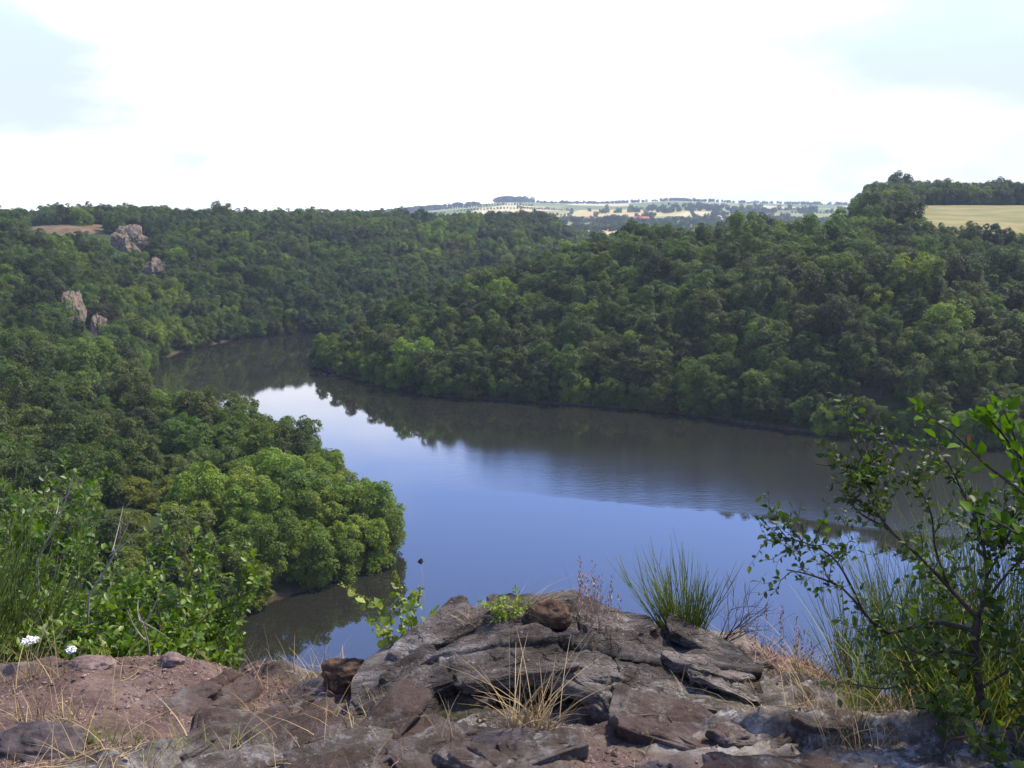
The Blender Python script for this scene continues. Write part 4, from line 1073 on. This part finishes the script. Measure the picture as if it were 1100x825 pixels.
m_lbush2 = leaf_mat('sprig_leaf', (0.030, 0.070, 0.010), (0.080, 0.150, 0.026), (0.12, 0.18, 0.05), 0.35, False, 0.4, 0.45)
m_bram = leaf_mat('bramble_leaf', (0.07, 0.12, 0.03), (0.19, 0.26, 0.09), (0.34, 0.36, 0.18), 0.35, False, 0.4)
m_thorn = leaf_mat('thorn_leaf', (0.014, 0.032, 0.007), (0.040, 0.078, 0.014), (0.075, 0.125, 0.022), 0.35, False, 0.35, altw=0.7)
m_big = leaf_mat('fresh_leaf', (0.028, 0.070, 0.008), (0.06, 0.13, 0.016), (0.08, 0.15, 0.02), 0.4, False, 0.12, 0.65)
m_red = plain_mat('red_leaf', (0.30, 0.04, 0.025), (0.40, 0.07, 0.04), 0.5)
m_white = plain_mat('white_petals', (0.62, 0.60, 0.58), (0.80, 0.79, 0.77), 0.8, island=True)

def tuft(name, base, n, spread, hmin, hmax, label, mat=m_dry, lean=0.45, curve=0.4, width=0.004, seed=1, group=None, onrock=False, seeds=False, dirs=None):
    rng = np.random.default_rng(seed)
    r = spread * np.sqrt(rng.random(n)); th = rng.uniform(0, 6.28, n)
    bp = np.stack([base[0] + r * np.cos(th), base[1] + 0.6 * r * np.sin(th), np.full(n, base[2] - 0.01)], -1)
    if not onrock: bp[:, 2] = G(bp[:, 0], bp[:, 1]) - 0.006
    e = empty(name, base, label, 'grass tuft', group)
    mb = MB(); hh = rng.uniform(hmin, hmax, n)
    tips = blades(mb, bp, hh, lean, width, curve, rng, 6, dirs)
    put(mb, 'blades', mat, e)
    if seeds:
        for tp, h in zip(tips, hh):
            if rng.random() < 0.6:
                mb = MB(); k = rng.integers(10, 18); zz = np.linspace(-0.09, 0.01, k)
                pp = tp + np.stack([rng.normal(size=k) * 0.004, rng.normal(size=k) * 0.004, zz], -1)
                leaves_mesh(mb, pp, np.stack([rng.normal(size=k) * 0.5, rng.normal(size=k) * 0.5, np.ones(k)], -1), np.full(k, 0.014), rng, 0.6, 0.2)
                put(mb, 'seed_head', m_drypink, e)
    return e
# dry tufts on and around the outcrop
tuft('dry_grass_tuft', gpt(572, 790), 120, 0.085, 0.07, 0.29, 'large straw-coloured tuft drooping in front of the outcrop hollow', lean=0.42, curve=0.5, seed=41, width=0.0045)
tuft('dry_grass_tuft', at_y(640, 668, 3.72) - [0, 0, 0.02], 34, 0.06, 0.10, 0.29, 'thin pinkish dry grass with seed heads standing on the outcrop crest', m_drypink, 0.22, 0.12, 0.0028, 42, onrock=True, seeds=True)
tuft('dry_grass_tuft', at_y(562, 657, 3.80) - [0, 0, 0.02], 90, 0.05, 0.06, 0.17, 'pale hair-like tuft arching right from the top of the outcrop', m_dry, 0.4, 0.9, 0.0022, 43, onrock=True, dirs=np.random.default_rng(1).normal(0.1, 0.7, 90))
tuft('dry_grass_tuft', at_y(512, 668, 3.82) - [0, 0, 0.03], 60, 0.06, 0.05, 0.12, 'short pale tuft on the left shoulder of the outcrop', m_dry, 0.5, 0.6, 0.0025, 44, onrock=True)
tuft('dry_grass_tuft', gat(300, 4.14), 110, 0.28, 0.06, 0.17, 'loose row of dry stalks along the lip left of the outcrop', m_dry, 0.3, 0.3, 0.0032, 45, seeds=False)
tuft('dry_grass_tuft', gat(345, 4.08), 60, 0.10, 0.05, 0.13, 'short bent tuft beside the brown clod of roots', m_dry, 0.5, 0.6, 0.003, 46)
tuft('dry_grass_tuft', gat(375, 3.93), 60, 0.12, 0.03, 0.10, 'wispy tuft growing over the brown clod of roots', m_drypink, 0.6, 0.7, 0.003, 47)
tuft('dry_grass_tuft', gat(716, 3.98), 120, 0.13, 0.05, 0.16, 'matted straw tuft at the foot of the green broom plant', m_dry, 0.6, 0.6, 0.003, 48)
tuft('dry_grass_tuft', gat(680, 3.95), 60, 0.10, 0.05, 0.14, 'sparse straw tuft between the outcrop crest and the broom plant', m_drypink, 0.5, 0.5, 0.003, 49)
tuft('dry_grass_tuft', gat(850, 4.02), 60, 0.16, 0.06, 0.24, 'thin seeding grass on the lip right of the dead broom', m_drypink, 0.4, 0.35, 0.0026, 50, seeds=True)
tuft('dry_grass_tuft', gat(905, 3.75), 150, 0.20, 0.06, 0.24, 'tan grass clump at the left edge of the right-hand bushes', m_dry, 0.4, 0.5, 0.003, 51)
tuft('dry_grass_tuft', gpt(930, 800), 110, 0.16, 0.05, 0.18, 'straw clump growing against the bedrock ledge', m_dry, 0.4, 0.6, 0.003, 52)
tuft('dry_grass_tuft', gpt(48, 772), 70, 0.13, 0.06, 0.22, 'tan and green tuft beside the dark corner rock', m_dry, 0.35, 0.4, 0.0032, 53)
tuft('dry_grass_tuft', gpt(112, 800), 60, 0.14, 0.04, 0.15, 'sparse tuft on earth right of the dark corner rock', m_grn, 0.35, 0.4, 0.0032, 54)
tuft('dry_grass_tuft', gpt(490, 800), 16, 0.05, 0.06, 0.17, 'few upright pale stalks left of the large straw tuft', m_dry, 0.25, 0.25, 0.003, 55)
tuft('green_grass_tuft', gpt(230, 818), 90, 0.20, 0.03, 0.11, 'short green grass tuft at the bottom edge in front of the bedrock', m_grn, 0.35, 0.5, 0.003, 56)
tuft('green_grass_tuft', gpt(380, 815), 40, 0.12, 0.03, 0.09, 'tiny green tuft between slabs near the bottom edge', m_grn, 0.35, 0.5, 0.003, 57)
tuft('dry_grass_tuft', gpt(735, 760), 40, 0.08, 0.05, 0.13, 'bent pale stalks at the right foot of the outcrop', m_dry, 0.5, 0.6, 0.003, 58)
tuft('dry_grass_tuft', gat(822, 3.92), 220, 0.17, 0.03, 0.12, 'flattened reddish straw mat right of the pale boulder', m_drypink, 1.0, 0.9, 0.003, 59)
tuft('dry_grass_tuft', gat(30, 4.0), 70, 0.16, 0.08, 0.28, 'tall dry tuft at the left end of the lip below the white flowers', m_dry, 0.3, 0.4, 0.003, 60)

# thin scattered straws lying and standing everywhere
rng = np.random.default_rng(77)
n = 4200
X = rng.uniform(-2.3, 1.8, n); Y = rng.uniform(2.5, 4.2, n)
k = sstep(-0.2, 0.35, fbm(P3(X, Y, 1.8), 3, 606)) > rng.random(n)
X, Y = X[k], Y[k]
bp = np.stack([X, Y, G(X, Y) - 0.004], -1); mb = MB()
blades(mb, bp, 0.02 + 0.13 * rng.random(len(X)) ** 2.5, 0.6, 0.0026, 0.8, rng, 5)
fl = rng.random(len(X)) < 0.35
pp = bp[fl]; th = rng.uniform(0, 6.28, len(pp)); ln = rng.uniform(0.04, 0.16, len(pp))
for p_, t_, l_ in zip(pp, th, ln):
    q = np.array([p_[:2] + np.array([math.cos(t_), math.sin(t_)]) * l_ * s for s in np.linspace(0, 1, 5)])
    tube(mb, np.stack([q[:, 0], q[:, 1], G(q[:, 0], q[:, 1]) + 0.004], -1), 0.0011, 3)
o = mb.obj('grass', m_dry); o['kind'] = 'stuff'; o['label'] = 'stray straws and short dry grass across the bare ground'

def broom(name, base, n, h0, h1, spread, label, mat, seed, lean=(0, 0), thick=0.0022, group=None):
    rng = np.random.default_rng(seed); e = empty(name, base, label, 'broom plant', group); mb = MB()
    for i in range(n):
        th = rng.uniform(0, 6.28); sp = spread * math.sqrt(rng.random()); h = rng.uniform(h0, h1)
        b0 = np.array(base) + np.array([math.cos(th) * 0.05 * h1, math.sin(th) * 0.05 * h1, -0.02])
        tp = b0 + np.array([math.cos(th) * sp * h + lean[0] * h, math.sin(th) * sp * h * 0.8 + lean[1] * h, h]) + rng.normal(size=3) * 0.05 * h1
        mid = (b0 + tp) / 2 + np.array([math.cos(th) * -0.03, math.sin(th) * -0.03, 0.05]) * h1 + rng.normal(size=3) * 0.05 * h1
        pts = bez(b0, mid, tp, 6); tube(mb, pts, np.linspace(thick, thick * 0.4, 6), 3)
        for c in range(3):
            k = rng.integers(2, 5); s = pts[k]; dv = (pts[5] - pts[0]) / h; dv = dv / np.linalg.norm(dv) + rng.normal(size=3) * 0.2; l = h * rng.uniform(0.18, 0.4)
            tube(mb, bez(s, s + dv * l * 0.5, s + dv * l + [0, 0, 0.02], 4), np.linspace(thick * 0.6, thick * 0.3, 4), 3)
    put(mb, 'stems', mat, e); return e
broom('broom_plant', gat(735, 4.02), 190, 0.12, 0.40, 0.56, 'upright green broom plant on the lip right of the outcrop', m_broom, 61, (-0.12, 0))
# dead broom leaning right
rng = np.random.default_rng(62); e = empty('dead_broom', gat(765, 4.0), 'brown leafless broom leaning right beside the green broom plant', 'broom plant')
mb = MB(); LP = []
for i in range(7): grow(mb, LP, np.array(e.location), (rng.uniform(0.0, 0.9), rng.uniform(-0.3, 0.3), 1.0), rng.uniform(0.18, 0.3), 0.0032, 2, rng, 0.03, 0.14, 3, 0.6, -1, 0, 3, 0.5)
put(mb, 'twigs', m_twig, e)

# bramble left of the outcrop
rng = np.random.default_rng(63); e = empty('bramble', gat(437, 4.05), 'leafy pale green bramble with bud spikes left of the outcrop', 'bramble')
mb = MB(); LP = []; b0 = np.array(e.location)
for (px, py, dy) in ((372, 632, 0.1), (400, 640, 0.0), (425, 622, 0.05), (446, 640, -0.05), (470, 655, 0.1), (405, 668, -0.08), (440, 662, -0.05), (455, 670, 0.0)):
    tp = at_y(px, py, 4.05 + dy); pts = bez(b0, (b0 + tp) / 2 + [0, 0, 0.05], tp, 8); tube(mb, pts, np.linspace(0.003, 0.001, 8), 4)
    for q in range(34):
        t = rng.uniform(0.2, 1); p_ = pts[min(6, int(t * 7))]; LP.append((p_ + rng.normal(size=3) * 0.012, rng.normal(size=3) + [0, 0, 0.3]))
put(mb, 'stems', m_twig, e)
mb = MB(); leaves_mesh(mb, [l[0] for l in LP], [l[1] for l in LP], rng.uniform(0.022, 0.05, len(LP)), rng, 1.15); put(mb, 'leaves', m_bram, e)
mb = MB()
for (p0, p1) in (((405, 650), (366, 628)), ((430, 632), (424, 615)), ((448, 645), (452, 632))):
    a_, b_ = at_y(*p0, 4.1), at_y(*p1, 4.12)
    for t in np.linspace(0, 1, 12):
        c_ = a_ + (b_ - a_) * t; k = 6
        leaves_mesh(mb, c_ + rng.normal(size=(k, 3)) * 0.004, rng.normal(size=(k, 3)) + [0, 0, .4], np.full(k, 0.012), rng, 1.0)
put(mb, 'bud_spikes', m_grn, e)
# lone dry flower head on a thin stem above the bramble
e = empty('dried_flower', gat(457, 4.02), 'dark dried flower head on a thin stem rising above the bramble', 'dried flower')
mb = MB(); tp = at_y(452, 603, 4.05); tube(mb, bez(np.array(e.location), (np.array(e.location) + tp) / 2 + [0.02, 0, 0], tp, 8), np.linspace(0.0012, 0.0007, 8), 3); put(mb, 'stem', m_dry, e)
mb = MB(); k = 60; dd = np.random.default_rng(3).normal(size=(k, 3)); leaves_mesh(mb, tp + dd * 0.002, dd, np.full(k, 0.010), np.random.default_rng(4), 0.8); put(mb, 'flower_head', m_drock, e)

# green vetch-like plant on top of the outcrop
rng = np.random.default_rng(64); e = empty('vetch', at_y(545, 660, 3.78) - [0, 0, 0.03], 'bright green leafy vetch trailing over the top of the outcrop', 'vetch')
mb = MB(); LP = []
for i in range(9): grow(mb, LP, np.array(e.location), (rng.normal() * 0.9 - 0.3, rng.normal() * 0.3, 0.8), rng.uniform(0.07, 0.12), 0.0014, 1, rng, 0.05, 0.25, 2, 0.7, 1, 190, 3, 0.8)
put(mb, 'stems', m_broom, e)
mb = MB(); leaves_mesh(mb, [l[0] for l in LP], [l[1] for l in LP], rng.uniform(0.012, 0.022, len(LP)), rng, 0.7); put(mb, 'leaves', m_bram, e)

# ---- fallen leaves and scraps on the bare earth
rng = np.random.default_rng(404); n = 2600
X = rng.uniform(-2.3, 1.7, n); Y = rng.uniform(2.5, 4.25, n)
k = sstep(-0.15, 0.4, fbm(P3(X, Y, 2.0), 3, 808)) > rng.random(n); X, Y = X[k], Y[k]
mb = MB(); leaves_mesh(mb, np.stack([X, Y, G(X, Y) + 0.003], -1), np.stack([rng.normal(size=len(X)), rng.normal(size=len(X)), rng.normal(size=len(X)) * 0.2], -1), rng.uniform(0.006, 0.024, len(X)), rng, 0.8, 1.6)
m_litter = plain_mat('leaf_litter', (0.05, 0.028, 0.016), (0.26, 0.17, 0.10), 0.8, island=True)
o = mb.obj('litter', m_litter); o['kind'] = 'stuff'

# ---- left: leafy shrubs below the lip
def shrub(name, bases, heights, label, mat, seed, lsize, lpm, dirs=None, r=0.012, depth=2, nch=4, width=1.0, bark=None, up=0.08, cat='shrub', ang=0.7, shrink=0.55):
    rng = np.random.default_rng(seed); e = empty(name, bases[0], label, cat); mb = MB(); LP = []
    for i, (b0, h) in enumerate(zip(bases, heights)):
        dv = (rng.normal() * 0.22, rng.normal() * 0.22, 1.0) if dirs is None else dirs[i]
        grow(mb, LP, b0, dv, h, r * (0.6 + 0.4 * rng.random()), depth, rng, up, 0.16, nch, shrink, 1, lpm, 5, ang)
    put(mb, 'stems', bark or m_twig, e)
    mb = MB(); leaves_mesh(mb, [l[0] for l in LP], [l[1] for l in LP], rng.uniform(lsize[0], lsize[1], len(LP)), rng, width)
    put(mb, 'leaves', mat, e)
    print(name, len(LP)); return e
rng = np.random.default_rng(65)
def tops_list(lst):
    B, H = [], []
    for (px, py, Y) in lst:
        tp = at_y(px, py, Y); g = G(tp[0], Y)[0]; B.append(np.array([tp[0], Y, g - 0.05])); H.append(max(0.3, (tp[2] - g) * 0.66))
    return B, H
B, H = tops_list([(40, 600, 5.2), (80, 590, 5.5), (110, 575, 5.4), (145, 580, 5.3), (165, 605, 5.6), (130, 620, 5.0), (185, 632, 5.2), (205, 655, 5.1), (170, 650, 4.9), (100, 640, 4.8), (60, 645, 4.7), (140, 670, 4.7), (200, 690, 4.8), (20, 640, 4.8), (80, 680, 4.6), (170, 690, 4.6)])
shrub('leafy_shrub', B, H, 'broad green leafy shrub filling the drop behind the bare earth lip', m_lbush, 66, (0.026, 0.058), 85, depth=2, nch=7, shrink=0.5, width=0.85)
B, H = tops_list([(15, 400, 6.8), (40, 430, 6.6), (62, 470, 6.5), (-20, 420, 6.7), (70, 530, 6.9), (5, 530, 6.3), (50, 560, 6.4), (-40, 520, 6.2), (100, 560, 7.0), (-10, 580, 6.0)])
shrub('young_tree', B, H, 'tall upright leafy sapling clump at the far left edge behind the shrub', m_lbush2, 67, (0.03, 0.07), 60, depth=2, nch=7, cat='tree', shrink=0.42, width=0.8)
for j, (px, Y, lab) in enumerate(((-10, 5.0, 'dark green broom spraying upward at the far left edge'), (-60, 4.6, 'dense broom leaning in from beyond the left edge'))):
    b0 = gat(px, Y); broom('broom_plant', b0, 110, 0.4, (1.15, 1.0)[j], 0.55, lab, m_broomd, 70 + j, (0.12, 0), 0.003)
# bare grey twigs sticking out of the shrub
for j, (b_, t_, lab) in enumerate((((95, 640), (142, 552), 'bare grey twig slanting up through the middle of the leafy shrub'), ((160, 703), (147, 655), 'forked grey twig at the foot of the leafy shrub by the lip'), ((40, 600), (80, 505), 'bare grey twig among the sapling leaves at the left'))):
    rng = np.random.default_rng(80 + j); Yb = (4.9, 4.45, 5.6)[j]
    a_ = at_y(*b_, Yb); c_ = at_y(*t_, Yb - 0.1); e = empty('bare_twig', a_, lab, 'twig', 'bare grey twigs in the left shrub'); mb = MB()
    a0 = np.array([a_[0] - 0.1, a_[1] + 0.1, G(a_[0], a_[1])[0] - 0.05])
    tube(mb, np.concatenate([bez(a0, (a0 + a_) / 2 + [0, 0, 0.03], a_, 4)[:-1], bez(a_, (a_ + c_) / 2 + rng.normal(size=3) * 0.03, c_, 6)]), np.linspace(0.008, 0.002, 9), 5)
    for k in range(4):
        t = rng.uniform(0.2, 0.8); s = a_ + (c_ - a_) * t; dv = (c_ - a_) * 0.35 + rng.normal(size=3) * 0.09
        tube(mb, bez(s, s + dv * 0.5 + rng.normal(size=3) * 0.015, s + dv, 5), np.linspace(0.0035, 0.001, 5), 4)
    put(mb, 'stems', m_greytwig, e)
# white umbels
for j, (px, py, w, lab) in enumerate(((32, 688, 0.030, 'wider white flower umbel at the far left of the lip'), (76, 698, 0.018, 'small white flower umbel on the lip right of the wider one'))):
    rng = np.random.default_rng(90 + j); tp = at_y(px, py, 4.15); b0 = np.array([tp[0], 4.2, G(tp[0], 4.2)[0] - 0.02])
    e = empty('white_flower', b0, lab, 'flower', 'white flowers on the lip'); mb = MB()
    tube(mb, bez(b0, (b0 + tp) / 2 + [0.02, 0, 0], tp - [0, 0, 0.015], 6), 0.0015, 4)
    for k in range(9):
        th = k * 2.4; rr = w * math.sqrt((k + 0.5) / 9); tube(mb, bez(tp - [0, 0, 0.02], tp + [rr * math.cos(th) * 0.6, rr * math.sin(th) * 0.6, -0.008], tp + [rr * math.cos(th), rr * math.sin(th), 0], 4), 0.0007, 3)
    put(mb, 'stem', m_broom, e)
    mb = MB(); k = 320; rr = w * np.sqrt(rng.random(k)); th = rng.uniform(0, 6.28, k)
    pp = tp + np.stack([rr * np.cos(th), rr * np.sin(th), rng.normal(size=k) * 0.004], -1)
    leaves_mesh(mb, pp, rng.normal(size=(k, 3)) * [1, 1, 0.3], np.full(k, 0.009), rng, 1.3, 1.2); put(mb, 'petals', m_white, e)

# ---- right: thorn sapling, bushes and broom
rng = np.random.default_rng(101)
tb = gat(1056, 2.95, 0.04)
e = empty('thorn_sapling', tb, 'dark twiggy thorn sapling with small leaves at the right of the viewpoint', 'sapling')
mbs = MB(); LP = []; YT = 2.95
def pl(lst): return np.array([at_y(px, py, YT + dy) for (px, py, dy) in lst])
def smooth(p, n=14):
    t = np.linspace(0, len(p) - 1, n); i = np.minimum(t.astype(int), len(p) - 2); f = (t - i)[:, None]
    p0 = p[np.maximum(i - 1, 0)]; p1 = p[i]; p2 = p[i + 1]; p3 = p[np.minimum(i + 2, len(p) - 1)]
    return 0.5 * ((2 * p1) + (-p0 + p2) * f + (2 * p0 - 5 * p1 + 4 * p2 - p3) * f ** 2 + (-p0 + 3 * p1 - 3 * p2 + p3) * f ** 3)
limbs = [
    (np.concatenate([[tb], pl([(1052, 740, 0), (1048, 690, 0), (1050, 662, 0)])]), 0.014, 0.010),
    (pl([(1048, 678, 0), (1000, 668, 0.05), (955, 680, 0.08), (930, 660, 0.05), (905, 632, 0.02), (872, 618, 0.0), (845, 612, 0)]), 0.008, 0.0018),
    (pl([(1050, 665, 0), (1020, 632, -0.05), (990, 600, -0.1), (955, 568, -0.1), (938, 540, -0.12), (932, 505, -0.1), (915, 470, -0.1)]), 0.007, 0.0018),
    (pl([(1050, 668, 0), (1060, 620, 0.05), (1052, 570, 0.08), (1030, 520, 0.1), (1010, 480, 0.1)]), 0.007, 0.0018),
    (pl([(1050, 660, 0), (1075, 625, 0), (1100, 600, 0), (1140, 585, -0.05)]), 0.006, 0.002),
    (pl([(930, 662, 0.05), (900, 605, 0), (870, 585, 0), (832, 575, 0)]), 0.004, 0.0014),
    (pl([(955, 568, -0.1), (925, 552, -0.1), (905, 530, -0.1)]), 0.004, 0.0014),
    (pl([(938, 530, -0.1), (920, 505, -0.1), (890, 500, -0.1), (875, 498, -0.1)]), 0.0035, 0.0014),
    (pl([(1052, 705, 0), (1010, 700, -0.1), (975, 712, -0.12), (950, 700, -0.12)]), 0.005, 0.0014),
    (pl([(1053, 740, 0), (1090, 715, 0.05), (1120, 690, 0.05)]), 0.005, 0.002),
    (pl([(1054, 770, 0), (1015, 765, -0.1), (985, 735, -0.12), (950, 740, -0.15), (915, 735, -0.15)]), 0.005, 0.0014),
    (pl([(1020, 632, -0.05), (1005, 590, -0.1), (1000, 550, -0.12), (985, 520, -0.12)]), 0.004, 0.0014),
    (pl([(1060, 620, 0.05), (1085, 570, 0.05), (1090, 530, 0.08)]), 0.004, 0.0014),
]
for pth, r0, r1 in limbs:
    p = smooth(pth, 16); tube(mbs, p, np.linspace(r0, r1, 16), 6)
    if r0 > 0.012: continue
    L_ = np.linalg.norm(np.diff(p, axis=0), axis=1).sum()
    for k in range(int(L_ * (36 if pth[-1][2] > CAMZ - 1.12 else 16))):
        i = rng.integers(3, 15); s = p[i]; ax = p[min(i + 1, 15)] - p[i - 1]; ax /= np.linalg.norm(ax); dv = ax * 0.6 + rng.normal(size=3) * [0.6, 0.5, 0.5] + [0, 0, 0.25]
        grow(mbs, LP, s, dv, rng.uniform(0.06, 0.17), 0.0018, 1, rng, 0.05, 0.25, 2, 0.6, 1, 62, 3, 0.8)
put(mbs, 'branches', m_darkbark, e)
mb = MB(); leaves_mesh(mb, [l[0] for l in LP], [l[1] for l in LP], rng.uniform(0.013, 0.029, len(LP)), rng, 0.85); put(mb, 'leaves', m_thorn, e)
print('thorn', len(LP))

rng = np.random.default_rng(102)
bb = np.array([1.42, 2.25, 0.0]); bb[2] = G(bb[0], bb[1])[0] - 0.03
e = empty('cherry_bush', bb, 'bright larger-leaved branches reaching in at the upper right edge', 'bush')
mbs = MB(); LP = []; YT = 2.25
limbs = [pl([(1190, 700, 0), (1150, 600, 0), (1110, 540, -0.02), (1060, 500, -0.03), (1020, 462, -0.03), (985, 443, -0.03)]),
         pl([(1150, 600, 0), (1115, 520, 0.03), (1080, 470, 0.05), (1058, 445, 0.05)]),
         pl([(1190, 700, 0), (1130, 560, 0.0), (1100, 520, 0), (1090, 470, 0), (1078, 440, 0)]),
         pl([(1190, 700, 0), (1140, 610, -0.05), (1095, 575, -0.08), (1060, 555, -0.1)])]
for j, pth in enumerate(limbs):
    if j in (0, 2, 3): pth = np.concatenate([[bb], [(bb + pth[0]) / 2], pth])
    p = smooth(pth, 22); tube(mbs, p, np.linspace(0.007, 0.0014, 22), 5)
    for k in range(34):
        i = rng.integers(9, 22) if k > 3 else 21; ax = p[min(i + 1, 21)] - p[i - 1]; ax /= np.linalg.norm(ax)
        LP.append((p[i] + rng.normal(size=3) * 0.012, ax * 0.7 + rng.normal(size=3) * 0.6 + [0, 0, 0.2]))
put(mbs, 'branches', m_darkbark, e)
mb = MB(); leaves_mesh(mb, [l[0] for l in LP], [l[1] for l in LP], rng.uniform(0.022, 0.044, len(LP)), rng, 0.85); put(mb, 'leaves', m_big, e)
mb = MB(); p = at_y(1040, 474, 2.22); leaves_mesh(mb, [p, p + [0.004, 0, 0.006]], [(0.2, 0, 1), (-0.3, 0, 1)], np.array([0.014, 0.011]), rng, 0.8); put(mb, 'red_leaf', m_red, e)

for j, (px, Y, n, h0, h1, lab) in enumerate(((925, 3.9, 80, 0.25, 0.62, 'tall thin green broom left of the thorn sapling above the drop'), (1000, 3.7, 330, 0.3, 0.78, 'dense green broom directly behind the thorn sapling'), (1085, 3.6, 380, 0.3, 0.95, 'tall green broom behind the right side of the thorn sapling'), (1010, 3.3, 260, 0.15, 0.5, 'low broom at the foot of the thorn sapling'))):
    broom('broom_plant', gat(px, Y), n, h0, h1, 0.42, lab, (m_broom, m_broom, m_broom, m_broomd)[j], 110 + j, (-0.05, 0), 0.0022)
B = [gat(px, Y, 0.04) for (px, Y) in ((990, 3.05), (1030, 3.15), (1080, 3.05), (1110, 2.9), (1060, 2.75), (1000, 2.85), (1090, 3.3), (950, 3.15), (1120, 3.2))]
shrub('low_shrub', B, [0.34, 0.45, 0.55, 0.6, 0.3, 0.24, 0.6, 0.2, 0.65], 'dark low shrub around the base of the thorn sapling in the lower right corner', m_thorn, 115, (0.02, 0.042), 70, r=0.005, depth=2, nch=5)
tuft('green_grass_tuft', gat(985, 3.35), 260, 0.26, 0.15, 0.42, 'long green grass blades behind the low dark shrub', m_grn, 0.35, 0.5, 0.004, 116)
tuft('green_grass_tuft', gat(1075, 3.0), 220, 0.26, 0.15, 0.45, 'long green grass blades at the right of the sapling trunk', m_grn, 0.35, 0.5, 0.004, 117)

# dead branches lying in the water off the point of the right shore
p = at_water(352, 404); rng = np.random.default_rng(120)
e = empty('fallen_branch', (p[0], p[1], 0), 'pale dead branches sticking out of the water at the point of the right shore', 'branch'); mb = MB()
for k in range(6):
    a_ = np.array([p[0] + rng.normal() * 2, p[1] + rng.normal(), -0.3]); tube(mb, bez(a_, a_ + [rng.normal() * 1.5, 0, 1.5], a_ + [rng.normal() * 3.5, rng.normal(), rng.uniform(0.4, 2.2)], 6), np.linspace(0.12, 0.03, 6), 5)
put(mb, 'limbs', m_greytwig, e)
